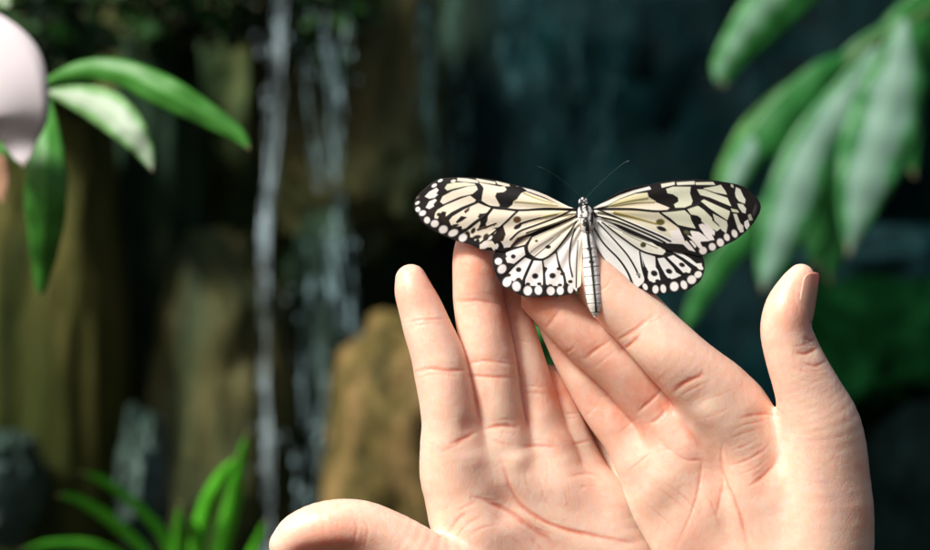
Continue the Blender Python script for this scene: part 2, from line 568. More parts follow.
LC = [
    # finger joints
    ([(402, 324), (420, 320), (447, 319)], 1.3, 1.0, -10, 80), ([(404, 327), (425, 324), (440, 324)], 1.0, 0.5, -10, 80),
    ([(408, 374), (430, 369), (450, 371), (472, 369)], 1.7, 1.7, -10, 80), ([(412, 380), (435, 374), (462, 377)], 1.2, 0.8, -10, 80),
    ([(448, 445), (462, 440), (480, 430)], 2.0, 1.8), ([(440, 452), (455, 446), (470, 441)], 1.3, 0.9),
    ([(452, 302), (475, 301), (503, 305)], 1.8, 1.6, -15, 80), ([(455, 307), (480, 306), (500, 309)], 1.1, 0.6, -15, 80),
    ([(460, 366), (485, 361), (515, 365)], 1.5, 1.3, -15, 80), ([(462, 375), (490, 377), (516, 378)], 1.6, 1.6, -15, 80),
    ([(482, 430), (500, 426), (520, 428)], 1.8, 2.2), ([(485, 437), (500, 443), (516, 446)], 1.2, 0.7),
    ([(508, 336), (522, 341), (536, 343)], 1.3, 1.1, -30, 80), ([(515, 387), (530, 386), (548, 388)], 1.4, 1.2, -35, 80), ([(516, 394), (532, 393), (549, 395)], 1.2, 0.9, -35, 80),
    ([(520, 448), (540, 446), (562, 448)], 1.6, 1.5), ([(553, 412), (565, 414), (580, 413)], 1.2, 1.0, -60, 0), ([(560, 442), (575, 444), (592, 440)], 1.3, 1.2, -60, 0),
    ([(566, 478), (585, 474), (604, 476)], 1.5, 1.0), ([(572, 488), (590, 486), (604, 488)], 1.1, 0.6),
    # palm lines
    ([(500, 455), (508, 480), (514, 495), (524, 508), (545, 522), (570, 531), (600, 537), (640, 545)], 1.9, 2.6),
    ([(470, 497), (492, 504), (513, 514), (530, 528), (548, 540), (558, 552)], 2.2, 2.9),
    ([(468, 496), (490, 500), (505, 500)], 1.3, 1.0),
    ([(455, 512), (470, 505), (478, 500)], 1.3, 0.9), ([(449, 534), (458, 520), (468, 512)], 1.5, 1.4), ([(455, 538), (468, 524), (484, 515)], 1.3, 1.0),
    ([(466, 540), (480, 529), (500, 524)], 1.3, 0.9), ([(520, 512), (535, 528), (555, 535)], 1.2, 1.0), ([(528, 535), (540, 548), (548, 560)], 1.4, 1.2),
    ([(560, 482), (567, 500), (566, 515)], 1.0, 0.5), ([(540, 480), (545, 500), (555, 512)], 1.0, 0.5), ([(487, 460), (493, 478), (492, 492)], 0.9, 0.45),
    ([(525, 470), (528, 488), (536, 500)], 0.9, 0.5), ([(574, 496), (583, 488), (592, 490), (598, 498)], 1.0, 0.6), ([(545, 455), (548, 470), (546, 486)], 1.0, 0.5),
    # thumb
    ([(352, 512), (357, 530), (352, 550)], 1.4, 1.0), ([(362, 514), (368, 530), (364, 550)], 1.3, 0.8), ([(436, 540), (446, 534), (452, 528)], 1.4, 0.9),
    # fine lines
    ([(418, 340), (435, 342), (450, 339)], 0.9, 0.25), ([(428, 395), (445, 398), (462, 395)], 0.9, 0.25), ([(465, 320), (482, 322), (497, 319)], 0.9, 0.25),
    ([(480, 505), (500, 520), (520, 540)], 1.0, 0.5), ([(490, 470), (505, 462), (522, 463)], 1.0, 0.4), ([(505, 535), (520, 545), (528, 560)], 1.1, 0.7),
]
LD = [(507, 505, 20, 12, 50, -5), (560, 495, 30, 20, 40, 3.5), (520, 460, 12, 10, 0, 3), (478, 460, 14, 12, 0, 3), (470, 425, 9, 12, 20, -2.5), (540, 540, 26, 12, 35, -4), (480, 540, 24, 20, 0, 3), (424, 345, 15, 17, 0, 1.2), (484, 332, 15, 20, 0, 1.2), (474, 275, 14, 17, 0, 1.4), (412, 294, 12, 15, 0, 1.4), (443, 402, 17, 17, 0, 1.6), (496, 404, 17, 17, 0, 1.6), (524, 366, 12, 16, 0, 1.2), (539, 420, 13, 16, 0, 1.3),
      (500, 520, 10, 8, 0, -1.5), (430, 560, 30, 14, 40, 2), (325, 552, 40, 9, -5, -3)]
LR = [(412, 290, 22, .38), (478, 268, 30, .6), (512, 305, 34, .7), (557, 390, 24, .75), (498, 360, 26, .25), (470, 395, 22, .25), (475, 430, 14, .35), (505, 500, 16, .25), (335, 548, 34, .8), (480, 400, 12, .45), (470, 360, 10, .3), (522, 420, 12, .5), (517, 370, 10, .45), (560, 440, 12, .45), (505, 300, 14, .6), (592, 490, 20, .12), (520, 300, 16, .5), (560, 420, 16, .3)]  # skin redness, plus red shade painted between fingers and under the thumb
gridL = (np.arange(250, 715, 1.25), axis_y(212, 565, 1010, 1.25, 7), np.arange(-96, 108, 1.25))
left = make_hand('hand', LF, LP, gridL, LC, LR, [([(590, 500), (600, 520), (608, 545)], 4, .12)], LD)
tag(left, 'open left hand with its thumb low, palm under the left wings of the butterfly', 'hand', 'cupped hands offering the butterfly')
make_nail(left, (418, 300, 21), (409, 270, 20), (.12, 0, -1), 17.5, 42, 4)
make_nail(left, (477, 268, 12), (474, 236, 12), (0, 0, -1), 22, 60, 0)
make_nail(left, (509, 300, -13), (503, 272, -14), (0, 0, -1), 18.5, 60, 0)
make_nail(left, (558, 396, -35), (552, 375, -36), (0, 0, -1), 16, 60, 0)
make_nail(left, (322, 531, 60), (291, 543, 62), (-.3, .85, -.4), 26, 58, 2)

# ------------------------------------------------------------------ right hand
RF = [
    [(584, 243, 24, 15), (590, 256, 28, 22.5), (601, 277, 31, 29), (620, 301, 34, 30), (641, 322, 37, 30), (660, 342, 39, 31), (682, 364, 38, 33), (704, 384, 31, 35), (728, 408, 20, 37)],
    [(527, 290, 20, 15), (539, 296, 20, 21), (559, 311, 19, 25), (579, 332, 16, 25.5), (600, 350, 14, 25.8), (622, 371, 10, 26), (642, 393, 6, 26.3), (660, 414, 2, 27), (682, 440, -4, 30)],
    [(541, 298, -9, 12), (548, 312, -10, 15), (560.5, 334, -12, 18), (575, 361, -13, 20), (590, 386, -13, 21.5), (605, 410, -14, 22.5), (624, 434, -15, 24), (644, 460, -16, 27)],
    [(575, 385, -62, 13), (586, 402, -60, 16), (603, 432, -58, 19), (619, 463, -54, 21), (635, 492, -48, 24), (650, 520, -44, 28)],
]
RT = [(801, 278, 56, 14), (796, 290, 56, 19.5), (789, 309, 56, 24.5), (786, 330, 55, 26), (792, 352, 52, 28.3), (801, 375, 48, 30.5), (812, 400, 42, 34), (822, 430, 32, 40.5), (826, 475, 22, 44), (826, 540, 12, 49), (817, 620, 2, 50), (818, 700, -8, 46)]
RP = [
    ([(715, 396, 24, 35), (740, 435, 12, 38), (768, 510, 2, 42), (795, 610, -6, 44), (812, 700, -12, 42)], 0),
    ([(672, 428, -2, 29), (692, 462, -8, 33), (725, 530, -14, 38), (770, 620, -18, 42), (790, 700, -20, 42)], 34),
    ([(644, 460, -16, 28), (664, 496, -24, 32), (700, 565, -32, 38), (750, 650, -24, 42), (768, 700, -24, 42)], 34),
    ([(648, 518, -46, 28), (668, 552, -50, 34), (705, 620, -44, 42), (750, 700, -24, 42)], 34),
    ([(732, 422, 12, 35), (690, 452, -3, 32), (664, 484, -14, 30), (650, 514, -34, 28)], 30),
    ([(760, 490, 2, 38), (710, 510, -12, 34), (680, 540, -28, 32)], 30),
    ([(812, 700, -12, 44), (835, 800, -18, 44), (865, 1000, -24, 52)], 20),
    ([(765, 700, -22, 44), (780, 800, -24, 44), (800, 1000, -28, 52)], 20),
    (RT, 34),
]
RC = [
    ([(608, 345), (625, 336), (640, 326), (656, 312)], 1.7, 1.3, 10, 120), ([(618, 352), (630, 345), (642, 333)], 1.7, 1.8, 10, 120), ([(640, 320), (652, 322), (668, 312)], 1.2, 0.7, 10, 120),
    ([(590, 300), (602, 290), (614, 280)], 1.3, 0.8, 10, 120),
    ([(672, 394), (684, 384), (700, 376), (705, 368)], 2.2, 2.0), ([(680, 396), (695, 388), (712, 380)], 1.3, 0.8),
    ([(545, 330), (554, 318), (564, 305)], 1.5, 1.3, 10, 80), ([(584, 360), (598, 349), (616, 336)], 1.7, 1.7, 0, 80), ([(592, 370), (606, 358), (622, 346)], 1.2, 0.7, 0, 80),
    ([(636, 414), (650, 402), (664, 388)], 1.8, 1.8, -5, 80), ([(648, 424), (658, 419), (668, 408)], 1.6, 1.7),
    ([(556, 358), (568, 352), (576, 346)], 1.2, 1.1, -20, 40), ([(584, 418), (592, 410), (600, 404)], 1.3, 1.1, -20, 40), ([(598, 396), (606, 397), (612, 392)], 1.3, 0.9, -20, 40),
    ([(618, 436), (630, 424), (640, 418)], 1.2, 0.7, -20, 40), ([(628, 472), (640, 462), (652, 452)], 1.3, 0.9),
    # palm lines
    ([(652, 432), (668, 448), (686, 460), (701, 462), (700, 480), (694, 505), (682, 535), (672, 552)], 1.3, 1.3),
    ([(676, 416), (688, 432), (700, 448), (707, 458)], 3.2, 1.6),
    ([(724, 440), (721, 455), (722, 470), (729, 490), (738, 510), (745, 535), (748, 560)], 1.6, 2.0),
    ([(716, 466), (722, 478), (720, 500), (716, 518)], 1.5, 1.7), ([(706, 494), (716, 514), (720, 530)], 1.3, 1.1), ([(700, 462), (699, 490)], 1.2, .7),
    ([(660, 480), (680, 494), (698, 512), (712, 530)], 1.0, 0.9), ([(654, 486), (674, 500), (690, 514)], 0.9, 0.6),
    ([(736, 420), (750, 416), (766, 414), (782, 416)], 1.3, 1.3), ([(732, 430), (748, 424), (768, 421)], 1.1, 0.9), ([(728, 440), (745, 433), (765, 428)], 1.1, 0.8),
    ([(728, 452), (745, 446), (760, 438)], 1.1, 0.8), ([(728, 466), (748, 460), (764, 450), (772, 440)], 1.3, 1.2), ([(736, 476), (756, 468), (770, 456)], 1.2, 0.8),
    ([(746, 488), (762, 478), (774, 464), (778, 450)], 2.2, 1.6), ([(682, 384), (700, 378), (722, 366)], 1.0, 0.35), ([(700, 402), (722, 394), (742, 386)], 1.0, 0.4),
    ([(690, 420), (712, 416), (738, 404)], 1.0, 0.4), ([(652, 452), (672, 450), (690, 452)], 0.9, 0.4), ([(640, 500), (660, 516), (680, 535)], 1.0, 0.5),
    ([(694, 428), (702, 440), (705, 450)], 1.0, 0.5), ([(760, 400), (776, 408), (792, 422)], 1.0, 0.5), ([(666, 466), (684, 476), (700, 490)], 0.8, 0.35),
    # thumb joint
    ([(793, 352), (806, 354), (821, 346)], 1.6, 1.9), ([(803, 337), (812, 341), (817, 336)], 1.5, 1.5), ([(800, 362), (815, 366), (829, 360)], 1.3, 1.3), ([(790, 366), (808, 372), (832, 368)], 1.2, 0.5),
    ([(790, 376), (812, 382), (836, 376)], 1.1, 0.35), ([(788, 346), (800, 346), (815, 340)], 1.2, 0.9), ([(806, 330), (811, 333), (815, 330)], 1.1, .8),
    ([(796, 284), (795, 298), (799, 312)], 1.1, 0.9),
]
RD = [(705, 452, 16, 26, -30, -5), (715, 420, 26, 16, 35, 3), (680, 480, 22, 30, -30, 3), (752, 450, 26, 30, 0, 2.5), (772, 468, 10, 26, 25, -2.4), (722, 500, 9, 34, -10, -4), (800, 500, 30, 50, 0, 3),
      (812, 345, 10, 12, 0, -1.5), (662, 352, 22, 20, 45, 2), (622, 372, 16, 20, -45, 1.6), (578, 332, 14, 16, -45, 1.4), (612, 300, 18, 18, 0, 1.6), (580, 378, 12, 18, -35, 1.2), (612, 424, 14, 18, -35, 1.4), (786, 312, 14, 20, 0, 1.5), (868, 470, 10, 60, 0, 1.5), (700, 400, 14, 10, -30, -1.5)]
RR = [(800, 300, 22, .5), (785, 320, 26, .25), (600, 275, 34, .4), (535, 300, 40, .85), (590, 345, 30, .5), (560, 345, 24, .5), (640, 395, 24, .6), (600, 400, 30, .4), (650, 385, 14, .7), (665, 405, 12, .8), (622, 415, 16, .7), (642, 432, 12, .8), (605, 370, 18, .5), (712, 480, 18, .35), (765, 480, 18, .3), (868, 520, 16, .4), (700, 455, 22, .28), (690, 540, 26, .3), (868, 470, 14, .35), (814, 340, 12, .35), (760, 470, 16, .2)]  # skin redness, plus orange-red shade painted on fingers, gaps and outer edge
gridR = (np.arange(520, 935, 1.25), axis_y(215, 565, 1010, 1.25, 7), np.arange(-112, 105, 1.25))
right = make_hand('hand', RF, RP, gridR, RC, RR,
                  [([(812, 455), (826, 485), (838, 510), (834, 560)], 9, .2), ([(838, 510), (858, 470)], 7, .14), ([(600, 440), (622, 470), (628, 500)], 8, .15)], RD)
tag(right, 'open right hand with its thumb raised and thumbnail showing, palm below the right wings', 'hand', 'cupped hands offering the butterfly')
make_nail(right, (789, 318, 55), (798.5, 273, 55), (.84, 0.2, .54), 22.9, 42, 4)
make_nail(right, (604, 276, 27), (586, 242, 24), (-.2, .1, -1), 23, 60, 0)
make_nail(right, (560, 318, 19), (534, 292, 20), (0.1, -.1, -1), 19.6, 44, 0)
make_nail(right, (552, 325, -3), (536, 295, -2), (0, 0, -1), 16, 60, 0)
make_nail(right, (586, 408, -62), (574, 382, -62), (0, 0, -1), 16, 60, 0)

# ------------------------------------------------------------------ butterfly
ZS = 7.75


def tr(o, pts):
    return [(o[0] + p[0] / ZS, o[1] + p[1] / ZS) + tuple(p[2:]) for p in pts]


A_, B_, C_, D_, E_, F_ = (410, 170), (480, 185), (480, 230), (580, 165), (580, 230), (660, 170)


def inside(P, poly):
    x, y = P[:, 0], P[:, 1]; r = np.zeros(len(P), bool); n = len(poly)
    for i in range(n):
        x0, y0 = poly[i]; x1, y1 = poly[(i + 1) % n]
        c = ((y0 > y) != (y1 > y)) & (x < (x1 - x0) * (y - y0) / ((y1 - y0) or 1e-9) + x0)
        r ^= c
    return r


def sdist(P, poly):
    d, _ = poly_dist(P, list(poly) + [poly[0]])
    return np.where(inside(P, poly), -d, d)


def sstep(x, a, b):
    t = np.clip((x - a) / (b - a), 0, 1); return t * t * (3 - 2 * t)


BLACK = np.array((0.012, 0.010, 0.010)); BROWN = np.array((0.09, 0.04, 0.02)); OLIVE = np.array((0.42, 0.36, 0.13))


class Paint:
    def __init__(s, P, base): s.P = P; s.C = np.tile(np.array(base, float), (len(P), 1)); s.H = np.zeros(len(P))

    def put(s, m, col):
        s.C = s.C * (1 - m[:, None]) + np.array(col) * m[:, None]

    def cell(s, poly, col, soft=0.45, grow=0.25):
        s.put(1 - sstep(sdist(s.P, poly), grow - soft, grow + soft), col)

    def line(s, L, w0, w1, col=BLACK, soft=0.35, amt=1.0):
        L = curve2(L)
        d, t = poly_dist(s.P, L); w = w0 + (w1 - w0) * t
        m = (1 - sstep(d, w - soft, w + soft)) * amt
        s.put(m, col)
        s.H = np.maximum(s.H, m * 0.35)

    def spot(s, x, y, rx, ry, col, ang=0, soft=0.25):
        a = math.radians(ang); dx, dy = s.P[:, 0] - x, s.P[:, 1] - y
        u = (dx * math.cos(a) + dy * math.sin(a)) / rx; v = (-dx * math.sin(a) + dy * math.cos(a)) / ry
        s.put(1 - sstep(np.sqrt(u * u + v * v), 1 - soft, 1 + soft), col)

    def tintfrom(s, x, y, r0, r1, col, amt):
        d = np.hypot(s.P[:, 0] - x, s.P[:, 1] - y)
        lum = s.C.mean(1) > 0.25
        m = (1 - sstep(d, r0, r1)) * amt * lum
        s.C = s.C * (1 - m[:, None]) + s.C * np.array(col) * m[:, None]


def wing(name, outline, painter, zf, parent, mat):
    h = 0.5
    O = np.array(outline, float)
    O = curve2(np.vstack([O, O[:1]]), 5)[:-1]
    x0, y0 = O.min(0) - 1; x1, y1 = O.max(0) + 1
    nx, ny = int((x1 - x0) / h) + 2, int((y1 - y0) / h) + 2
    X, Y = np.meshgrid(x0 + np.arange(nx) * h, y0 + np.arange(ny) * h, indexing='ij')
    P = np.stack([X.ravel(), Y.ravel()], 1)
    cx = (X[:-1, :-1] + h / 2).ravel(); cy = (Y[:-1, :-1] + h / 2).ravel()
    keep = inside(np.stack([cx, cy], 1), O).reshape(nx - 1, ny - 1)
    I = np.arange(nx * ny).reshape(nx, ny)
    q = np.stack([I[:-1, :-1][keep], I[1:, :-1][keep], I[1:, 1:][keep], I[:-1, 1:][keep]], 1)
    used, inv = np.unique(q, return_inverse=True)
    q = inv.reshape(q.shape); P = P[used]
    ins = inside(P, O)
    OC = np.vstack([O, O[:1]])
    for i in np.where(~ins)[0]:
        a, b = OC[:-1], OC[1:]; d = b - a
        t = np.clip(((P[i] - a) * d).sum(1) / np.maximum((d * d).sum(1), 1e-9), 0, 1)
        c = a + t[:, None] * d
        P[i] = c[np.argmin(((c - P[i]) ** 2).sum(1))]
    p = painter(P)
    z = zf(P[:, 0], P[:, 1]) + p.H
    V = near(np.column_stack([P, z]))
    o = link(name, V, q, mat, parent)
    setcol(o, 'scales', p.C.astype(np.float32))
    md = o.modifiers.new('thick', 'SOLIDIFY'); md.thickness = 0.00018; md.offset = 0
    return o


CREAM = (0.94, 0.84, 0.68); WHITE = (0.96, 0.90, 0.86); PALE = (0.95, 0.94, 0.90); GREENISH = (0.84, 0.85, 0.66)


def paint_fore_left(P):
    p = Paint(P, BLACK)
    c = lambda o, pts, col=CREAM, g=0.3: p.cell(tr(o, pts), col, grow=g)
    # costal strips
    c(A_, [(370, 64), (440, 68), (520, 82), (528, 98), (440, 90), (368, 82)]); c(A_, [(515, 68), (660, 94), (660, 108), (540, 90)])
    c(A_, [(668, 88), (768, 112), (772, 130), (680, 108)]); c(B_, [(285, 10), (400, 38), (520, 78), (640, 135), (718, 180), (700, 182), (600, 140), (500, 92), (390, 52), (290, 28)], WHITE)
    c(A_, [(318, 85), (340, 75), (355, 80), (345, 92), (322, 95)])
    c(A_, [(272, 140), (290, 112), (340, 100), (420, 97), (500, 108), (505, 116), (420, 125), (340, 142), (290, 156)], (0.78, 0.76, 0.58))
    c(A_, [(236, 245), (255, 205), (330, 165), (450, 130), (512, 124), (522, 150), (485, 182), (385, 205), (310, 238), (258, 262)])
    c(A_, [(192, 372), (196, 335), (215, 310), (280, 272), (400, 222), (465, 200), (508, 232), (498, 246), (400, 284), (320, 325), (278, 358), (284, 322), (250, 318), (225, 345), (215, 375)])
    c(A_, [(305, 392), (330, 362), (420, 308), (530, 258), (622, 292), (590, 335), (530, 335), (545, 362), (500, 392), (430, 448), (405, 455), (402, 430), (330, 442), (318, 418)])
    c(A_, [(540, 100), (740, 140), (745, 155), (670, 185), (665, 215), (690, 280), (620, 275), (570, 235), (570, 205), (585, 165), (565, 125)])
    c(A_, [(605, 360), (650, 300), (800, 322), (700, 425), (660, 410), (610, 425), (590, 420)])
    c(A_, [(415, 490), (470, 455), (540, 395), (545, 425), (515, 465), (560, 470), (640, 428), (655, 440), (600, 500), (545, 548), (520, 515), (470, 520), (465, 480), (430, 500)])
    c(B_, [(80, 250), (110, 180), (270, 205), (150, 320), (110, 330), (120, 305), (50, 320), (58, 290)])
    c(B_, [(0, 420), (60, 370), (110, 340), (130, 350), (100, 400), (50, 440), (90, 430), (120, 470), (110, 510), (90, 480), (40, 480), (0, 500)])
    c(B_, [(-40, 345), (0, 345), (20, 330), (40, 345), (0, 400), (-40, 430)])
    # inner wing, cell and space below it
    c(B_, [(30, 30), (200, 10), (230, 10), (240, 60), (140, 60), (120, 100), (160, 155), (60, 150), (15, 120), (20, 80)])
    c(B_, [(310, 75), (330, 45), (480, 100), (600, 150), (690, 178), (500, 180), (290, 188), (215, 175), (245, 140), (290, 110)])
    c(B_, [(300, 205), (450, 200), (690, 198), (600, 240), (430, 300), (310, 340), (230, 400), (180, 430), (150, 410), (160, 330), (220, 270)])
    c(B_, [(190, 480), (280, 445), (440, 355), (600, 300), (748, 235), (740, 205), (600, 200), (300, 205), (160, 330), (150, 410)])
    c(B_, [(190, 480), (220, 440), (310, 375), (430, 322), (600, 262), (700, 210), (730, 215), (690, 250), (560, 300), (430, 350), (380, 365), (330, 390), (270, 440), (230, 480)])
    c(B_, [(440, 350), (600, 300), (720, 240), (740, 245), (700, 265), (600, 310), (470, 358)], (0.86, 0.72, 0.52))
    p.tintfrom(555, 205, 4, 40, (1.0, 0.96, 0.82), .9)
    # yellow-brown rays
    p.line(tr(B_, [(270, 128), (420, 140), (600, 158)]), 1.0, 0.5, OLIVE, amt=.8); p.line(tr(B_, [(340, 62), (430, 100), (560, 140)]), .9, .5, OLIVE, amt=.8)
    p.line(tr(B_, [(310, 300), (400, 270), (500, 245), (600, 225)]), 1.1, .4); p.line(tr(B_, [(480, 250), (560, 228), (660, 208)]), 1.0, .6, OLIVE, amt=.8)
    p.spot(*tr(B_, [(288, 268)])[0], 4.0, 3.4, (0.16, .08, .03)); p.spot(*tr(B_, [(292, 322)])[0], 4.4, 2.2, BLACK, -30)
    p.line(tr(B_, [(300, 195), (150, 330), (0, 450)]), .8, .9); p.line(tr(A_, [(640, 292), (560, 370), (410, 478)]), .8, .9)
    p.line(tr(B_, [(720, 190), (500, 183), (300, 194), (80, 165), (0, 135)]), 1.3, .7); p.line(tr(A_, [(540, 240), (640, 290), (740, 302), (820, 312)]), .8, .9)
    p.line(tr(B_, [(705, 198), (590, 252), (430, 312), (310, 357), (235, 422)]), 1.0, .9)
    p.line(tr(B_, [(360, 370), (480, 330), (600, 288), (720, 235)]), .7, .4); p.cell(tr(B_, [(240, 470), (290, 410), (370, 380), (400, 375), (340, 420), (270, 465)]), (0.05, .02, .015))
    p.cell(tr(A_, [(420, 320), (462, 288), (455, 315), (430, 335)]), BROWN); p.cell(tr(A_, [(358, 400), (398, 358), (440, 366), (405, 392), (365, 412)]), BLACK)
    p.cell(tr(A_, [(735, 128), (860, 128), (905, 160), (862, 178), (835, 212), (805, 228), (792, 268), (760, 292), (705, 282), (682, 242), (662, 205), (672, 178), (728, 172), (752, 152)]), BLACK)
    p.cell(tr(A_, [(545, 345), (605, 330), (598, 395), (560, 450), (535, 440), (558, 395)]), BLACK); p.line(tr(A_, [(525, 462), (590, 440), (665, 412)]), 1.0, .8, BROWN)
    p.cell(tr(A_, [(700, 440), (720, 430), (740, 500), (720, 550), (660, 550), (690, 490)]), (0.03, .015, .01))
    for x, y, rx, ry, a in [(275, 388, 42, 24, 55), (225, 345, 18, 14, 0), (345, 432, 34, 12, -15), (440, 500, 22, 30, 20), (490, 470, 16, 26, 30), (520, 520, 34, 16, -10), (590, 520, 22, 30, 30), (170, 330, 26, 24, 0), (200, 250, 26, 16, -40), (545, 360, 18, 14, 0), (640, 520, 18, 34, 30)]:
        p.spot(A_[0] + x / ZS, A_[1] + y / ZS, rx / ZS, ry / ZS, (.025, .015, .01), a, .35)
    # border spots
    for x, y, rx, ry, a in [(235, 82, 20, 10, -25), (188, 120, 22, 13, -30), (58, 255, 20, 11, -35), (62, 305, 19, 20, 0), (98, 334, 27, 20, -25), (133, 388, 23, 26, 0), (192, 415, 30, 27, -20),
                            (258, 460, 34, 29, -25), (335, 487, 39, 25, -25), (410, 525, 34, 28, -40)]:
        p.spot(A_[0] + x / ZS, A_[1] + y / ZS, rx / ZS, ry / ZS, WHITE, a)
    c(A_, [(118, 205), (150, 170), (205, 140), (220, 155), (200, 185), (215, 190), (190, 212), (150, 220)], WHITE); c(A_, [(125, 290), (150, 245), (195, 225), (205, 235), (180, 265), (185, 280), (150, 300)], WHITE)
    for x, y, rx, ry, a in [(35, 118, 30, 24, -45), (80, 60, 20, 12, -50), (128, 126, 14, 22, 20), (212, 112, 34, 13, -42)]:
        p.spot(C_[0] + x / ZS, C_[1] + y / ZS, rx / ZS, ry / ZS, WHITE, a)
    p.spot(A_[0] + 60 / ZS, A_[1] + 212 / ZS, 2.2, 1.2, (0.12, .11, .10), -35)
    return p


def paint_fore_right(P):
    p = Paint(P, BLACK)
    c = lambda o, pts, col=GREENISH, g=0.3: p.cell(tr(o, pts), col, grow=g)
    c(D_, [(110, 335), (160, 306), (300, 237), (420, 197), (538, 168), (548, 186), (430, 212), (310, 256), (200, 316)], PALE)
    c(F_, [(10, 110), (110, 94), (112, 112), (15, 135)], (0.86, .84, .7)); c(F_, [(130, 97), (265, 88), (265, 110), (135, 115)], (0.86, .84, .7)); c(F_, [(275, 97), (410, 94), (425, 113), (280, 113)], (0.84, .84, .66))
    c(D_, [(215, 318), (310, 268), (430, 226), (520, 216), (530, 250), (585, 282), (500, 294), (400, 298), (260, 318)], (0.84, .78, .54))
    c(D_, [(180, 336), (260, 320), (420, 304), (585, 290), (690, 332), (675, 345), (600, 350), (400, 336), (250, 334)], CREAM)
    c(F_, [(50, 148), (100, 132), (235, 132), (230, 180), (250, 240), (240, 268), (190, 288), (120, 290), (110, 268), (145, 245), (142, 212), (100, 185), (60, 178)])
    c(F_, [(15, 330), (100, 314), (190, 314), (230, 352), (240, 390), (272, 450), (210, 438), (140, 422), (80, 370)])
    c(F_, [(212, 302), (290, 277), (340, 312), (400, 372), (402, 392), (468, 450), (440, 472), (380, 438), (325, 398), (320, 372), (290, 350), (242, 342)])
    c(F_, [(340, 142), (430, 127), (470, 117), (505, 165), (515, 188), (430, 172)]); c(F_, [(290, 152), (340, 152), (430, 187), (520, 217), (548, 278), (470, 246), (390, 212), (312, 190)])
    c(F_, [(320, 242), (340, 230), (430, 272), (538, 320), (535, 345), (520, 385), (460, 345), (390, 298)]); c(F_, [(412, 342), (450, 362), (515, 398), (522, 430), (510, 488), (478, 462), (455, 420), (425, 392)], (0.80, .80, .66))
    c(F_, [(302, 425), (330, 417), (370, 442), (415, 478), (400, 500), (418, 540), (385, 545), (350, 500), (312, 450)], WHITE); c(F_, [(240, 472), (300, 482), (350, 517), (380, 548), (325, 552), (282, 520)], WHITE)
    c(F_, [(215, 507), (250, 520), (310, 565), (340, 620), (300, 600), (260, 550)], WHITE); c(F_, [(552, 300), (600, 312), (608, 328), (560, 322)], (0.7, .74, .5)); c(F_, [(570, 342), (592, 342), (620, 412), (642, 432), (645, 478), (622, 482), (600, 440)], (0.82, .82, .7))
    c(F_, [(590, 135), (620, 150), (642, 200), (660, 230), (655, 258), (612, 240), (590, 210), (583, 180)], (0.8, .8, .68)); c(F_, [(602, 262), (640, 267), (665, 300), (660, 333), (640, 328), (612, 290)], (0.8, .8, .68))
    c(F_, [(550, 110), (565, 118), (568, 135), (552, 128)], (.7, .7, .5)); c(F_, [(682, 350), (700, 342), (716, 385), (692, 390)], (.5, .52, .42)); c(F_, [(655, 402), (680, 387), (692, 430), (672, 458), (656, 432)], PALE)
    p.spot(F_[0] + 733 / ZS, F_[1] + 310 / ZS, 1.6, 6, (.05, .05, .05), 15)
    c(D_, [(110, 352), (250, 345), (615, 368), (760, 478), (790, 550), (820, 612), (660, 602), (520, 540), (300, 458), (130, 402)], PALE)
    c(D_, [(245, 348), (450, 354), (615, 370), (700, 430), (758, 478), (795, 560), (820, 610), (790, 612), (700, 560), (600, 518), (400, 436), (270, 382)], (0.84, .78, .60))
    c(E_, [(690, 10), (765, 0), (800, 60), (800, 98), (770, 103), (720, 75)], WHITE)
    c(D_, [(165, 358), (300, 402), (600, 532), (660, 565), (740, 600), (700, 600), (560, 545), (330, 440), (200, 382)], PALE)
    c(D_, [(145, 385), (300, 434), (480, 505), (640, 580), (640, 600), (540, 560), (300, 455), (160, 405)], PALE)
    p.tintfrom(615, 208, 4, 40, (1.0, 0.95, 0.68), .6)
    p.line(tr(D_, [(240, 312), (380, 278), (520, 255)]), .5, 1.1, OLIVE, amt=.8); p.line(tr(D_, [(260, 318), (420, 292), (570, 288)]), .5, 1., OLIVE, amt=.7)
    p.line(tr(D_, [(265, 370), (430, 410), (590, 455)]), 1.3, 1.0, (0.35, .27, .06), amt=.9)
    p.spot(*tr(D_, [(622, 442)])[0], 4.4, 3.2, (.13, .11, .02)); p.spot(*tr(D_, [(632, 494)])[0], 5.2, 2.2, BLACK, 20)
    p.line(tr(D_, [(140, 342), (400, 342), (600, 358), (780, 345), (860, 322)]), 1.5, .7); p.line(tr(D_, [(620, 368), (700, 430), (770, 482)]), .9, .8); p.line(tr(F_, [(200, 300), (270, 275), (320, 262)]), .8, .8)
    p.line(tr(D_, [(150, 350), (330, 425), (600, 540), (700, 590)]), .9, .9)
    p.line(tr(D_, [(135, 398), (300, 440), (550, 545), (660, 602)]), .9, .9); p.line(tr(D_, [(140, 365), (330, 425)]), .5, .3)
    # margin spots and lower outer cells (second frame of reference)
    G = lambda x, y: (580 + x / 3.237, 160 + y / 3.237)
    for x, y, rx, ry, a in [(517, 217, 7, 9, 0), (500, 238, 9, 13, -20), (475, 250, 9, 12, -20), (454, 267, 11, 13, -20), (428, 281, 11, 12, -20), (398, 293, 12, 12, 0)]:
        p.spot(*G(x, y), rx / 3.237, ry / 3.237, WHITE, a)
    for pts in ([(357, 232), (372, 238), (392, 262), (384, 274), (368, 256)], [(388, 212), (400, 214), (424, 246), (418, 258), (402, 240)], [(402, 205), (412, 208), (436, 232), (434, 244), (418, 230)],
                [(330, 268), (345, 262), (362, 282), (372, 296), (352, 290)], [(355, 262), (362, 262), (376, 278), (372, 284)]):
        p.cell([G(*q) for q in pts], WHITE)
    p.spot(*G(345, 234), 3, 2, (.10, .11, .05), 20)
    return p


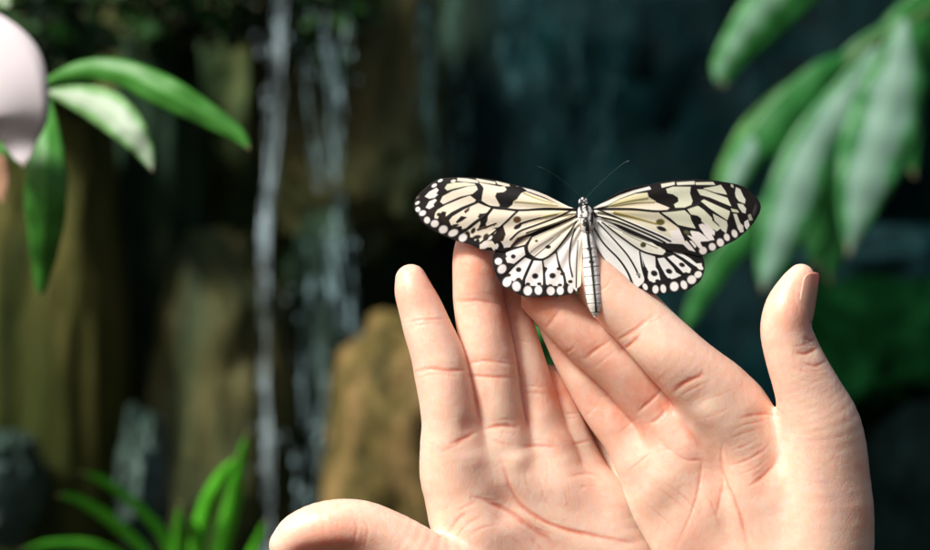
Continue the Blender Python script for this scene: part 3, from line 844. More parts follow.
def paint_hind_left(P):
    p = Paint(P, BLACK)
    c = lambda pts, col=WHITE, g=0.3: p.cell(tr(C_, pts), col, grow=g)
    c([(790, -90), (792, 100), (785, 425), (740, 460), (665, 400), (592, 168), (490, 223), (410, 205), (372, 150), (400, 60), (560, -10), (740, -95)], (.93, .86, .74))
    c([(375, 172), (400, 140), (440, 115), (540, 50), (640, 0), (720, -60), (760, -90), (700, 0), (600, 100), (575, 148), (490, 215), (450, 220), (408, 192)], (0.93, .86, .74))
    c([(372, 130), (398, 70), (420, 72), (440, 92), (420, 115), (385, 150)], CREAM); c([(420, 62), (520, 20), (640, -50), (700, -75), (560, 25), (450, 80)], (.88, .78, .62))
    c([(592, 162), (650, 80), (740, -30), (765, -80), (745, 0), (715, 80), (692, 130), (688, 220), (700, 300), (714, 370), (680, 335), (650, 322), (618, 260)])
    c([(742, 20), (768, -60), (785, -60), (780, 100), (755, 250), (748, 350), (735, 400), (712, 320), (702, 200), (722, 100)]); c([(792, -40), (800, 60), (788, 250), (778, 425), (755, 445), (757, 300), (775, 150)], (.88, .80, .64))
    c([(492, 240), (560, 188), (588, 184), (606, 270), (612, 300), (636, 335), (652, 400), (640, 440), (590, 430), (540, 430), (512, 420), (506, 340), (522, 310), (492, 270)])
    c([(420, 240), (478, 242), (488, 300), (494, 420), (455, 430), (400, 430), (352, 420), (352, 385)]); c([(348, 215), (400, 235), (342, 350), (330, 385), (290, 370), (262, 395), (240, 385), (215, 350), (270, 280)])
    c([(338, 132), (348, 190), (262, 258), (212, 250), (200, 215), (205, 172), (270, 150)]); c([(242, 125), (300, 92), (345, 62), (392, 48), (372, 80), (345, 112), (300, 125)], CREAM)
    c([(700, 330), (720, 380), (745, 440), (735, 460), (710, 430), (680, 400), (668, 350)])
    p.tintfrom(568, 220, 4, 30, (1.0, .95, .80), .7)
    p.line(tr(C_, [(420, 208), (500, 140), (620, 35)]), .5, .3, BROWN); p.line(tr(C_, [(380, 180), (440, 130), (560, 55)]), .4, .2, BROWN, amt=.8)
    p.spot(*tr(C_, [(528, 131)])[0], 2.9, 2.0, BLACK); p.spot(*tr(C_, [(438, 85)])[0], 1.6, 1.2, BROWN)
    p.line(tr(C_, [(395, 60), (360, 125), (372, 185), (410, 215)]), .9, 1.9); p.line(tr(C_, [(410, 215), (490, 225), (585, 158), (700, 10), (745, -65)]), 1.0, .9)
    p.line(tr(C_, [(350, 118), (270, 140), (200, 165)]), .7, 1.1); p.line(tr(C_, [(350, 200), (270, 268), (190, 340)]), .8, 1.4); p.line(tr(C_, [(400, 235), (350, 350), (325, 440)]), .7, 1.5)
    p.line(tr(C_, [(485, 232), (495, 330), (500, 450)]), .7, 1.7); p.line(tr(C_, [(590, 165), (615, 280), (650, 350), (665, 450)]), .7, 1.5); p.line(tr(C_, [(735, -10), (700, 120), (695, 250), (715, 360)]), .8, .8)
    p.line(tr(C_, [(760, 80), (748, 250), (745, 460)]), .4, .7)
    for x, y, rx, ry in [(258, 205, 19, 17), (300, 308, 22, 20), (428, 357, 25, 22), (562, 354, 25, 22)]: p.spot(C_[0] + x / ZS, C_[1] + y / ZS, rx / ZS, ry / ZS, BLACK)
    for x, y in [(215, 268), (222, 350), (300, 382), (372, 420), (460, 418), (505, 300), (545, 432), (620, 428), (612, 300), (640, 340), (700, 400), (190, 205)]: p.spot(C_[0] + x / ZS, C_[1] + y / ZS, 2.4, 1.7, (.03, .015, .01))
    for x, y, rx, ry, a in [(143, 243, 32, 30, 0), (170, 302, 34, 42, 40), (210, 402, 36, 44, 30), (283, 437, 36, 42, -10), (370, 470, 37, 40, 0), (453, 467, 32, 38, 0), (548, 472, 35, 37, 0), (622, 470, 30, 35, 0), (700, 458, 24, 36, 0), (746, 462, 8, 14, 0)]:
        p.spot(C_[0] + x / ZS, C_[1] + y / ZS, rx * .88 / ZS, ry * .9 / ZS, (.97, .90, .87), a, .2)
    return p


def paint_hind_right(P):
    p = Paint(P, BLACK)
    c = lambda pts, col=PALE, g=0.3: p.cell(tr(E_, pts), col, grow=g)
    c([(95, -90), (105, 20), (180, 195), (300, 343), (340, 400), (400, 427), (450, 438), (490, 402), (500, 362), (475, 185), (600, 192), (655, 170), (560, 100), (400, 0), (250, -110)])
    c([(95, -60), (112, 10), (150, 110), (230, 220), (300, 330), (285, 345), (180, 205), (112, 100)]); c([(110, -60), (135, 40), (160, 70), (220, 155), (300, 235), (358, 312), (388, 372), (400, 425), (340, 398), (302, 350), (250, 260), (165, 130)])
    c([(120, -60), (150, 20), (180, 35), (258, 112), (348, 192), (398, 252), (430, 320), (470, 372), (498, 368), (490, 405), (450, 440), (428, 440), (402, 370), (355, 280), (255, 180), (195, 100)])
    c([(130, -80), (185, 5), (240, 22), (300, 72), (400, 122), (448, 160), (468, 230), (480, 280), (494, 330), (500, 360), (480, 355), (442, 300), (412, 230), (355, 170), (272, 88)])
    c([(150, -90), (230, -40), (330, 20), (470, 60), (560, 118), (650, 140), (660, 168), (640, 190), (600, 190), (500, 158), (400, 98), (280, 20)], (.86, .84, .72)); c([(370, 0), (460, 20), (560, 58), (640, 98), (640, 115), (550, 85), (430, 30)])
    c([(472, 176), (520, 182), (580, 208), (584, 288), (604, 318), (620, 385), (590, 400), (550, 408), (527, 370), (532, 320), (512, 290), (492, 240)]); c([(602, 222), (650, 216), (720, 292), (742, 330), (780, 352), (740, 370), (700, 380), (672, 368), (650, 320), (622, 270)])
    c([(680, 212), (722, 197), (790, 242), (858, 302), (850, 330), (800, 332), (742, 270)]); c([(690, 142), (730, 150), (850, 220), (900, 262), (940, 260), (945, 300), (890, 275), (800, 212), (725, 170)])
    p.line(tr(E_, [(560, 60), (430, 40), (300, -20)]), .4, .3, (.25, .24, .12)); p.line(tr(E_, [(600, 140), (480, 90), (330, 20)]), .4, .3, (.25, .24, .12))
    p.spot(*tr(E_, [(490, 115)])[0], 2.9, 2.6, (.06, .06, .02))
    p.line(tr(E_, [(95, -40), (180, 100), (300, 225), (370, 330), (410, 430)]), .7, 1.1); p.line(tr(E_, [(140, -60), (250, 60), (360, 185), (420, 280), (460, 365)]), .6, .9)
    p.line(tr(E_, [(170, -60), (300, 40), (440, 140), (520, 178), (620, 200)]), .7, 1.0); p.line(tr(E_, [(462, 165), (480, 280), (510, 380)]), .7, 1.4); p.line(tr(E_, [(590, 205), (610, 290), (680, 380)]), .7, .8)
    p.line(tr(E_, [(660, 205), (740, 280), (800, 340)]), .8, .8); p.line(tr(E_, [(220, -40), (400, 40), (540, 90)]), .4, .5, amt=.8)
    for x, y, rx, ry in [(575, 336, 27, 22), (690, 320, 26, 19), (790, 270, 24, 16), (452, 345, 18, 12)]: p.spot(E_[0] + x / ZS, E_[1] + y / ZS, rx / ZS, ry / ZS, BLACK if x != 452 else (.3, .3, .28), 25)
    for x, y in [(545, 410), (600, 395), (690, 385), (770, 375), (820, 340), (605, 280), (500, 300)]: p.spot(E_[0] + x / ZS, E_[1] + y / ZS, 2.3, 1.7, BLACK)
    for x, y, rx, ry, a in [(505, 440, 20, 30, -25), (585, 460, 26, 35, 0), (645, 455, 24, 36, -10), (730, 438, 36, 40, 0), (805, 425, 27, 38, -20), (865, 385, 38, 36, -20), (915, 345, 32, 28, -25), (930, 290, 30, 18, 30)]:
        p.spot(E_[0] + x / ZS, E_[1] + y / ZS, rx * .9 / ZS, ry * .9 / ZS, (.96, .94, .90), a, .2)
    return p


bf = empty('butterfly', near(np.array([[587, 220, 55]]))[0])
tag(bf, 'cream and black patterned butterfly with spread wings resting on the fingertips', 'butterfly')
WL, WR = wing_material('wing_scales', 0.12), wing_material('wing_scales_green', 0.16)
zL = lambda x, y: 57 - 0.04 * np.maximum(578 - x, 0) - 0.0006 * np.maximum(578 - x, 0) ** 2 + 2.0 * np.sin((y - 180) * 0.06) - 0.04 * (y - 215) + 0.55 * np.sin(np.arctan2(y - 212, 590 - x) * 26) - 1.5 * np.sin(np.clip((578 - x) / 165, 0, 1) * 5)
zR = lambda x, y: 57 + 0.05 * np.maximum(x - 592, 0) - 0.0007 * np.maximum(x - 592, 0) ** 2 + 1.0 * np.sin((y - 180) * 0.06) - 0.04 * (y - 215) + 0.45 * np.sin(np.arctan2(y - 212, x - 578) * 26 + 1.5) - 1.0 * np.sin(np.clip((x - 592) / 168, 0, 1) * 5)
oFL = tr(A_, [(370, 56), (520, 60), (680, 80), (800, 112), (905, 140)]) + tr(B_, [(400, 33), (500, 73), (600, 122), (690, 168), (745, 182), (760, 215), (720, 245), (600, 295), (470, 340), (390, 378), (330, 420), (250, 475), (190, 515)]) + \
      tr(C_, [(130, 160), (90, 160), (0, 148)]) + tr(A_, [(470, 578), (380, 556), (310, 532), (240, 503), (170, 465), (100, 412), (62, 355), (34, 305), (33, 250), (58, 198), (108, 148), (178, 93), (260, 63)])
oFR = tr(D_, [(95, 345), (110, 318), (160, 298), (250, 238), (350, 190), (450, 163), (550, 148), (640, 128), (740, 118), (860, 112)]) + \
      tr(F_, [(270, 72), (400, 77), (500, 92), (600, 112), (680, 150), (742, 205), (776, 260), (778, 310), (750, 370), (705, 435), (645, 495), (580, 545), (500, 585), (420, 625), (350, 655), (300, 668)]) + \
      [(690, 254), (675, 252), (664, 249), (655, 243), (640, 237), (625, 231), (610, 222), (597, 215)]
oHL = [(579, 212)] + tr(C_, [(800, -60), (805, 60), (795, 200), (788, 330), (782, 430), (755, 475), (700, 498), (650, 507), (600, 512), (550, 516), (500, 512), (440, 521), (350, 517), (290, 493), (240, 464), (180, 432), (138, 372), (108, 300), (100, 220),
      (118, 165), (180, 100), (300, 20), (440, -60), (640, -110)])
oHR = [(594, 212)] + tr(E_, [(98, -60), (98, 40), (112, 110), (180, 222), (250, 302), (288, 366), (340, 408), (400, 438), (440, 458), (480, 457), (540, 492), (590, 503), (660, 492), (740, 480), (830, 468), (885, 432), (930, 396), (960, 330), (965, 270), (940, 200),
      (820, 120), (640, 40), (450, -40), (250, -110)])
wing('forewing', oFL, paint_fore_left, lambda x, y: zL(x, y) + 0.9, bf, WL)
wing('forewing', oFR, paint_fore_right, lambda x, y: zR(x, y) + 0.9, bf, WR)
wing('hindwing', oHL, paint_hind_left, zL, bf, WL)
wing('hindwing', oHR, paint_hind_right, zR, bf, WR)


def tube(P, nseg=20, sub=4, cap=True):
    """closed tapering tube through rows (x, y, z, r) in pixel space"""
    Q = spline(P, sub); V = []; F = []
    T = np.gradient(Q[:, :3], axis=0); T /= np.linalg.norm(T, axis=1, keepdims=True)
    up = np.array((0.13, 0.21, 0.97))
    for q, t in zip(Q, T):
        n = np.cross(t, up); n /= np.linalg.norm(n); b = np.cross(n, t)
        for j in range(nseg):
            a = 2 * math.pi * j / nseg
            V.append(q[:3] + q[3] * (math.cos(a) * n + math.sin(a) * b))
    m = len(Q)
    for i in range(m - 1):
        for j in range(nseg):
            F.append((i * nseg + j, i * nseg + (j + 1) % nseg, (i + 1) * nseg + (j + 1) % nseg, (i + 1) * nseg + j))
    F.append(tuple(range(nseg))[::-1]); F.append(tuple((m - 1) * nseg + j for j in range(nseg)))
    return np.array(V), F


BODY = attr_material('body_scales', 'scales', 0.65)
HAIR = plain('black_chitin', (0.015, 0.013, 0.012), 0.35)
# abdomen
P = [(587.5, 231, 56, 4.6), (588, 238, 57, 5.4), (589.5, 250, 57, 6.6), (591.5, 268, 57, 7.9), (593.5, 286, 57, 8.4), (594.8, 300, 56, 8.0), (595.4, 309, 55, 6.0), (595.5, 315, 54, 3.0), (595.5, 317, 54, .8)]
V, F = tube(P, 48, 14)
# ringed segments bulge slightly
for i in range(len(V) // 48):
    y = V[i * 48:(i + 1) * 48, 1].mean()
    cpt = V[i * 48:(i + 1) * 48].mean(0)
    V[i * 48:(i + 1) * 48] = cpt + (V[i * 48:(i + 1) * 48] - cpt) * (1 + 0.035 * abs(math.sin((y - 236) / 9.2 * math.pi)))
o = link('abdomen', near(V), F, BODY, bf)
p = Paint(V, (0.96, .94, .90))
for y in np.arange(248, 314, 9.2): p.line([(578, y + 2.2), (586, y + .6), (592, y), (600, y - .2), (608, y + 1)], .5, .5, (.05, .045, .04), amt=.95)
p.line([(587, 228), (588.6, 240), (591.5, 262), (594, 285), (595.6, 302), (596, 311)], 1.7, 1.2)
for y, x in ((249, 589.5), (262, 591.5)): p.spot(x, y, 2.9, 1.6, BLACK)
back = V[:, 2] < 52; p.C[back] = (.5, .45, .38)
setcol(o, 'scales', p.C.astype(np.float32))
# thorax and head
P = [(583.6, 205, 57, 4.0), (584.5, 210, 58, 7.2), (586, 217, 58, 8.2), (587, 225, 58, 7.6), (587.6, 231, 57, 5.6), (587.8, 235, 56, 3)]
V, F = tube(P, 48, 18); o = link('thorax', near(V), F, BODY, bf)
p = Paint(V, (0.84, .82, .80))
G7 = lambda x, y: (560 + x / 15.5, 190 + y / 15.5)
for pts in ([(300, 190), (345, 180), (350, 300), (345, 400), (360, 430), (320, 320), (295, 240)], [(395, 215), (430, 210), (440, 290), (445, 400), (430, 420), (425, 330), (400, 310)],
            [(390, 440), (430, 445), (450, 540), (370, 540), (360, 500)], [(480, 350), (520, 340), (510, 520), (490, 540), (480, 420)], [(230, 300), (270, 320), (240, 370)], [(300, 420), (440, 425), (440, 438), (300, 432)]):
    p.cell([G7(*q) for q in pts], BLACK)
p.line([(587, 224), (587.4, 230), (588, 237)], 2.2, 1.8); p.spot(580.5, 226, 1.3, 3.5, (.55, .42, .25)); p.spot(593.5, 226, 1.3, 3.5, (.45, .4, .2))
for i in range(60):
    p.spot(rng.uniform(577, 595), rng.uniform(205, 232), rng.uniform(.4, .8), rng.uniform(.5, 1.2), BLACK if rng.random() < .6 else (.9, .88, .86))
setcol(o, 'scales', p.C.astype(np.float32))
P = [(583, 197.5, 57, 1.5), (583.1, 199.5, 58, 4.0), (583.3, 203, 58, 5.0), (583.6, 206, 58, 4.4), (583.8, 208, 57, 3)]
V, F = tube(P, 36, 14); hd = link('head', near(V), F, BODY, bf)
p = Paint(V, BLACK)
for x, y, r in [(290, 150, 1.3), (345, 130, 1.0), (405, 145, 1.1), (270, 195, 1.4), (415, 195, 1.3), (375, 165, .7), (360, 215, .8), (300, 180, .8), (380, 265, 1.3)]: p.spot(*G7(x, y), r, r, (.9, .9, .9))
setcol(hd, 'scales', p.C.astype(np.float32))
for sx in (-1, 1):
    c0 = np.array((583.3 + sx * 4.3, 202, 58)); V = []; F = []
    for i in range(9):
        th = math.pi * i / 8
        for j in range(14):
            a = 2 * math.pi * j / 14; V.append(c0 + 1.9 * np.array((math.sin(th) * math.cos(a) * .8, math.cos(th), math.sin(th) * math.sin(a))))
    F = [(i * 14 + j, i * 14 + (j + 1) % 14, (i + 1) * 14 + (j + 1) % 14, (i + 1) * 14 + j) for i in range(8) for j in range(14)]
    e = link('eye', near(np.array(V)), F, HAIR, hd)
ANT = attr_material('antenna', 'scales', 0.4)
for pts, in (([(582, 199, 58, .38), (574, 190, 62, .34), (558, 177, 68, .32), (545, 169, 72, .36), (540, 167, 73, .75), (538, 166.3, 74, .4)],), ([(585, 199, 58, .38), (595, 188, 62, .34), (610, 174, 68, .32), (623, 163.5, 72, .36), (627, 161.5, 73, .75), (629, 160.5, 74, .4)],)):
    V, F = tube([(*q[:3], max(q[3], .3)) for q in pts], 8, 8)
    Q = spline(pts, 8); 
    # spline() clamps radii, so rescale the ring sizes here
    V2 = V.reshape(-1, 8, 3); cen = V2.mean(1, keepdims=True); rad = .46 * np.interp(np.linspace(0, 1, len(V2)), np.linspace(0, 1, len(pts)), [q[3] for q in pts])
    V2 = cen + (V2 - cen) / np.linalg.norm(V2 - cen, axis=2, keepdims=True) * rad[:, None, None]
    o = link('antenna', near(V2.reshape(-1, 3)), F, ANT, bf)
    C = np.tile((.03, .07, .07), (len(V), 1)); C[int(len(C) * .86):] = (.2, .26, .26)
    setcol(o, 'scales', C.astype(np.float32))


def thin(pts, r):
    V, F = tube([(*q, 3) for q in pts], 8, 5)
    V2 = V.reshape(-1, 8, 3); cen = V2.mean(1, keepdims=True)
    V2 = cen + (V2 - cen) / np.linalg.norm(V2 - cen, axis=2, keepdims=True) * r
    return near(V2.reshape(-1, 3)), F


for pts in ([(581, 212, 55), (566, 222, 48), (556, 236, 50), (545, 292, 38)], [(592, 212, 55), (604, 222, 50), (608, 244, 52), (606, 262, 50)],
            [(582, 220, 54), (572, 240, 47), (562, 270, 46), (556, 300, 40)], [(591, 222, 54), (602, 236, 52), (612, 268, 52), (614, 282, 52)]):
    V, F = thin(pts, .6); link('leg', V, F, HAIR, bf)

# ------------------------------------------------------------------ background rocks
M_WALL = rock_material('wet_dark_rock', [(0.30, (0.0006, 0.005, 0.006)), (0.52, (0.0014, 0.015, 0.018)), (0.74, (0.004, 0.032, 0.034))], 1.6, 0.22, 0.6, spec=0.04)
M_BROWN = rock_material('brown_rock', [(0.32, (0.045, 0.045, 0.016)), (0.48, (0.20, 0.125, 0.042)), (0.64, (0.50, 0.26, 0.12))], 5.5, 0.6, 0.6, spec=.1)
M_COLUMN = rock_material('mossy_column_rock', [(0.33, (0.020, 0.030, 0.008)), (0.50, (0.070, 0.066, 0.017)), (0.66, (0.17, 0.13, 0.042))], 7, 0.16, 0.7, spec=.05)
M_WET = rock_material('wet_brown_rock', [(0.34, (0.026, 0.052, 0.032)), (0.50, (0.105, 0.098, 0.042)), (0.66, (0.19, 0.14, 0.060))], 6, 0.3, 0.5, spec=.1)
M_BLACK = rock_material('dark_wet_rock', [(0.34, (0.014, 0.034, 0.022)), (0.52, (0.040, 0.062, 0.034)), (0.68, (0.12, 0.12, 0.052))], 4, 0.4, 0.6, spec=.03)
M_GREY = rock_material('grey_green_rock', [(0.35, (0.02, 0.045, 0.035)), (0.55, (0.07, 0.10, 0.085)), (0.7, (0.16, 0.22, 0.20))], 7, 0.5, 0.5)
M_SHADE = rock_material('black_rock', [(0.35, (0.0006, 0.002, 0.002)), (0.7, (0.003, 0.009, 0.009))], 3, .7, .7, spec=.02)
M_HAZE = rock_material('dark_green_haze', [(0.35, (0.001, 0.010, 0.003)), (0.7, (0.005, 0.032, 0.009))], 3, .9, .9, fine=9, spec=.0)  # colour of the added green haze mass
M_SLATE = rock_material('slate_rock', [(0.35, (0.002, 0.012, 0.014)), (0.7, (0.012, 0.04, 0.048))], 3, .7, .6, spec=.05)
M_GROUND = rock_material('forest_soil', [(0.3, (0.02, 0.015, 0.01)), (0.7, (0.07, 0.05, 0.03))], 6, 1, 0.9)


def fbm(p, s, o=5): return noise.fractal(Vector(p) * s, 1.0, 2.0, o)


# ground and water pool
g = link('ground', [(-60, -40, 0), (60, -40, 0), (60, 120, 0), (-60, 120, 0)], [(0, 1, 2, 3)], M_GROUND); tag(g, kind='structure')
pm, pnt, pb, po = newmat('pool_water'); pb.inputs['Base Color'].default_value = (0.01, 0.03, 0.03, 1); pb.inputs['Roughness'].default_value = 0.06
bump(pnt, pb, noise_tex(pnt, coords(pnt), 9, 3), 0.3, 0.03)
pv = [(1.9 * math.cos(a) * (1 + .12 * math.sin(3 * a)), 2.9 + .9 * math.sin(a) * (1 + .1 * math.cos(2 * a)), 0.02) for a in [i * math.tau / 40 for i in range(40)]]
g = link('water', pv, [tuple(range(40))], pm, smooth=False); tag(g, kind='structure')
# cliff
V = []; F = []; nx, nz = 190, 130
for i in range(nx):
    for k in range(nz):
        x = -3.6 + 7.2 * i / (nx - 1); z = -0.1 + 4.2 * k / (nz - 1)
        y = 4.35 + 0.22 * fbm((x, 0, z * .35), 1.6) + 0.08 * fbm((x, 5, z * .6), 5) - 0.5 * max(0, z - 2.6) ** 1.3
        V.append((x, y, z))
F = [(i * nz + k, (i + 1) * nz + k, (i + 1) * nz + k + 1, i * nz + k + 1) for i in range(nx - 1) for k in range(nz - 1)]
def cliff_material():
    m, nt, b, out = newmat('mossy_cliff'); L = nt.links
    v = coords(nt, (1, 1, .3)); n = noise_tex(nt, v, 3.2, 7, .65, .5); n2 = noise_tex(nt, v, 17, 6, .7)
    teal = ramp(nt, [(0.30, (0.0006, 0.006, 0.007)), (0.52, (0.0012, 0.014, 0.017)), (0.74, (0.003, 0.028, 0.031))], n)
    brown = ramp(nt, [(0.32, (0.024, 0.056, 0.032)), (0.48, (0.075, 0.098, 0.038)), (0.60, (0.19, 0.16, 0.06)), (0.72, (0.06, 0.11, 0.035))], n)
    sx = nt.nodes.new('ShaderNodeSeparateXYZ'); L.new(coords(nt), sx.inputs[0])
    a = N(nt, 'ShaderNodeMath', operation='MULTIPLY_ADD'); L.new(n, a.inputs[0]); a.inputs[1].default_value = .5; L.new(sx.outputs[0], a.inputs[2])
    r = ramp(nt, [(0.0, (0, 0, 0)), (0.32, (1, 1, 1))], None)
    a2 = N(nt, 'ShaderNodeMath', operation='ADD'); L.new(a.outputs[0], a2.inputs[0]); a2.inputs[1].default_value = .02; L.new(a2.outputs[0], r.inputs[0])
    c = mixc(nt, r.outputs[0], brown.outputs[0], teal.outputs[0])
    r2 = ramp(nt, [(0.3, (0.2, 0.28, 0.26)), (0.7, (1.2, 1.45, 1.4))], n2)
    L.new(mixc(nt, 1.0, c, r2.outputs[0], 'MULTIPLY'), b.inputs['Base Color'])
    b.inputs['Roughness'].default_value = .6; b.inputs['Specular IOR Level'].default_value = .06
    bump(nt, b, n2, .8, .03)
    return m


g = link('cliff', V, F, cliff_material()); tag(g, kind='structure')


def rock(name, px, py, d, rx, ry, depth, mat, label, seed, rough=.22, stretch=1.0, cat='rock', group=None, sub=5):
    """boulder whose middle stands at (px, py), half sizes in photo pixels"""
    c = at(px, py, d); bm = bmesh.new(); bmesh.ops.create_icosphere(bm, subdivisions=sub, radius=1)
    ax, az = rx * K * d, ry * K * d
    for v in bm.verts:
        n = v.co.normalized()
        q = Vector((abs(n.x) ** .8 * math.copysign(1, n.x), n.y, abs(n.z) ** .75 * math.copysign(1, n.z)))
        f = 1 + rough * fbm((n.x * 1.0 + seed, n.y + seed * .7, n.z * stretch), 1.3) + rough * .35 * fbm((n.x + seed, n.y, n.z * stretch), 5)
        v.co = Vector((q.x * ax, q.y * depth, q.z * az)) * f
    me = bpy.data.meshes.new(name); bm.to_mesh(me); bm.free()
    me.polygons.foreach_set('use_smooth', [True] * len(me.polygons)); me.materials.append(mat)
    o = bpy.data.objects.new(name, me); o.location = c; COL.objects.link(o)
    tag(o, label, cat, group)
    return o


rock('boulder', 415, 820, 3.7, 120, 250, .25, M_WET, 'low wet stone under the tan boulder', 31.4, .15)
rock('boulder', 406, 468, 3.65, 78, 150, .20, M_BROWN, 'tan brown boulder right of the narrow falling water, beside the left hand', 3.1, .2)
rock('rock_column', 58, 420, 3.9, 74, 330, .20, M_COLUMN, 'tall brown rock column with green moss at the left edge', 1.3, .16, .4)
rock('rock_column', 158, 300, 4.15, 46, 340, .12, M_BLACK, 'dark rock column standing in for the shaded cleft between the mossy column and the falling water', 8.3, .15, .4)  # stands where a cleft lies in shade; darkness is in the rock colour
rock('boulder', 218, 430, 4.0, 78, 178, .16, M_WET, 'low olive brown boulder behind the left stream of falling water', 5.2, .2)
rock('boulder', 350, 100, 4.2, 96, 165, .12, M_WET, 'wet brown rock bulge high behind the falling water', 9.4, .22)
rock('boulder', 320, 440, 4.1, 44, 230, .12, M_BLACK, 'dark wet rock between the tan boulder and the left stream', 12.4, .2)
rock('boulder', 145, 480, 2.9, 24, 62, .12, M_GREY, 'small grey green stone standing behind the strap leaved plant', 15.4, .25)
rock('boulder', 2, 490, 3.6, 40, 60, .12, M_GREY, 'grey green stone at the foot of the mossy column', 17.4, .25)
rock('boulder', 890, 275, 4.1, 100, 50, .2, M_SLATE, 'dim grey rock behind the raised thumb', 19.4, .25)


rock('boulder', 950, 520, 3.9, 90, 130, .2, M_SHADE, 'near black rock added to darken the corner low behind the right wrist', 23.4, .2)  # added so this corner goes near black through its colour


def stream(name, pts, d, mat, label, strands, w0, w1, seed, gap=0.0):
    """falling water as many thin wandering strands; rows (px, py, half width px of the whole fall)"""
    r = random.Random(seed); rows = spline([(a, b, 0, c) for a, b, c in pts], 16); V = []; C = []; F = []
    for k in range(strands):
        off = r.gauss(0, .42); ph = r.uniform(0, 9); wd = r.uniform(w0, w1); q = r.uniform(0, 50); dd = d + r.uniform(-.05, .05)
        a0, a1 = (0, len(rows)) if r.random() > gap else sorted((r.randrange(len(rows)), r.randrange(len(rows))))
        run = rows[a0:a1]
        if len(run) < 6: continue
        for i, row in enumerate(run):
            y = row[1]; t = i / (len(run) - 1)
            cx = row[0] + row[3] * (off + .35 * noise.noise(Vector((q, y * .012, 0))) + .12 * noise.noise(Vector((q, y * .05, 3))))
            w = wd * (.55 + .9 * abs(noise.noise(Vector((q, y * .03, 7))))) * (min(1, t * 6, (1 - t) * 6) if a1 - a0 < len(rows) else 1) + .15
            base = len(V)
            for u in (-1, -.5, 0, .5, 1):
                p = at(cx + u * w, y, dd); p.y -= .004 * (1 - u * u)
                V.append(p); C.append((1 - abs(u) ** 3 * .8, .5, 0))
            if i:
                for m in range(4): F.append((base - 5 + m, base - 4 + m, base + 1 + m, base + m))
    # loose drops beside the strands
    for k in range(strands * 7):
        row = rows[r.randrange(len(rows))]; c = at(row[0] + row[3] * r.gauss(0, .8), row[1] + r.uniform(-14, 14), d - .03)
        sx, sz = r.uniform(.0012, .0030), r.uniform(.003, .012); base = len(V)
        for th, s_ in ((0, 0.05), (.25, .8), (.5, 1), (.75, .7), (1, .05)):
            for m in range(6):
                a = m * math.tau / 6; V.append(c + Vector((sx * s_ * math.cos(a), sx * s_ * math.sin(a), sz * (1 - 2 * th)))); C.append((1, .5, 0))
        for h in range(4):
            for m in range(6): F.append((base + h * 6 + m, base + h * 6 + (m + 1) % 6, base + h * 6 + 6 + (m + 1) % 6, base + h * 6 + 6 + m))
    o = link(name, V, F, mat); setcol(o, 'flow', np.array(C, np.float32))
    tag(o, label, kind='structure')
    return o


WHITE_WATER = water_material('falling_water', .85, (.62, .80, .86), 14, 0.0)
THIN_WATER = water_material('thin_falling_water', .75, (.46, .70, .76), 14, 3.3)
FILM_WATER = water_material('water_film', .10, (.16, .42, .46), 18, 9.2)
stream('waterfall', [(278, -160, 16), (276, 0, 16), (271, 120, 15), (265, 220, 10), (262, 330, 9), (264, 440, 11), (266, 560, 13), (268, 700, 18)], 3.6, WHITE_WATER, 'thin white stream falling down the left of the rocks', 9, .7, 2.5, 1, .35)
stream('waterfall', [(312, -160, 34), (312, 0, 32), (318, 90, 24), (328, 180, 14), (336, 250, 13), (346, 310, 14), (348, 400, 13)], 3.8, THIN_WATER, 'second thin stream running down over the brown rock bulge', 15, .7, 2.1, 2, .6)
stream('waterfall', [(320, 230, 26), (318, 330, 28), (316, 430, 26), (314, 560, 26), (312, 700, 30)], 3.7, THIN_WATER, 'broken drips in front of the dark wet rock', 15, .6, 1.7, 3, .85)
stream('waterfall', [(430, -160, 40), (430, 0, 36), (434, 100, 30), (440, 200, 24)], 3.9, FILM_WATER, 'faint wet trickle on the dark cliff', 12, 1.5, 4, 4, .5)
stream('waterfall', [(550, -160, 90), (550, 0, 84), (552, 120, 76), (555, 240, 70)], 4.0, FILM_WATER, 'wide faint film of water on the cliff behind the butterfly', 22, 2, 8, 5, .5)


# ------------------------------------------------------------------ plants
def blade(name, pts, mat, parent, d0=None, fold=.25, n=9, wave=0.03, tipsharp=1.3, base=.2, maxat=.4, roll=0.0):
    """leaf along rows (px, py, distance, half width px)"""
    Q = spline(pts, 12); dd = Q[:, 2]
    ww = Q[:, 3] * np.minimum(1, (1 - np.linspace(0, 1, len(Q))) * 14 + .05)
    C3 = [at(q[0], q[1], d) for q, d in zip(Q, dd)]; V = []; C = []
    m = len(C3)
    for i in range(m):
        t = (C3[min(i + 1, m - 1)] - C3[max(i - 1, 0)]).normalized()
        side = t.cross(Vector((0, 1, 0))).normalized()
        up = side.cross(t).normalized()
        side, up = side * math.cos(roll) + up * math.sin(roll), up * math.cos(roll) - side * math.sin(roll)
        w = max(ww[i], .4) * K * dd[i]
        for j in range(n):
            u = 2 * j / (n - 1) - 1
            wv = wave * w * 3 * math.sin(i * .55 + (2 if u > 0 else 0)) * abs(u)
            V.append(C3[i] + side * (u * w) + up * (fold * w * abs(u) + wv)); C.append((i / (m - 1), abs(u), 0))
    F = [(i * n + j, i * n + j + 1, (i + 1) * n + j + 1, (i + 1) * n + j) for i in range(m - 1) for j in range(n - 1)]
    o = link(name, V, F, mat, parent); setcol(o, 'leafuv', np.array(C, np.float32))
    md = o.modifiers.new('thick', 'SOLIDIFY'); md.thickness = 0.0008
    return o


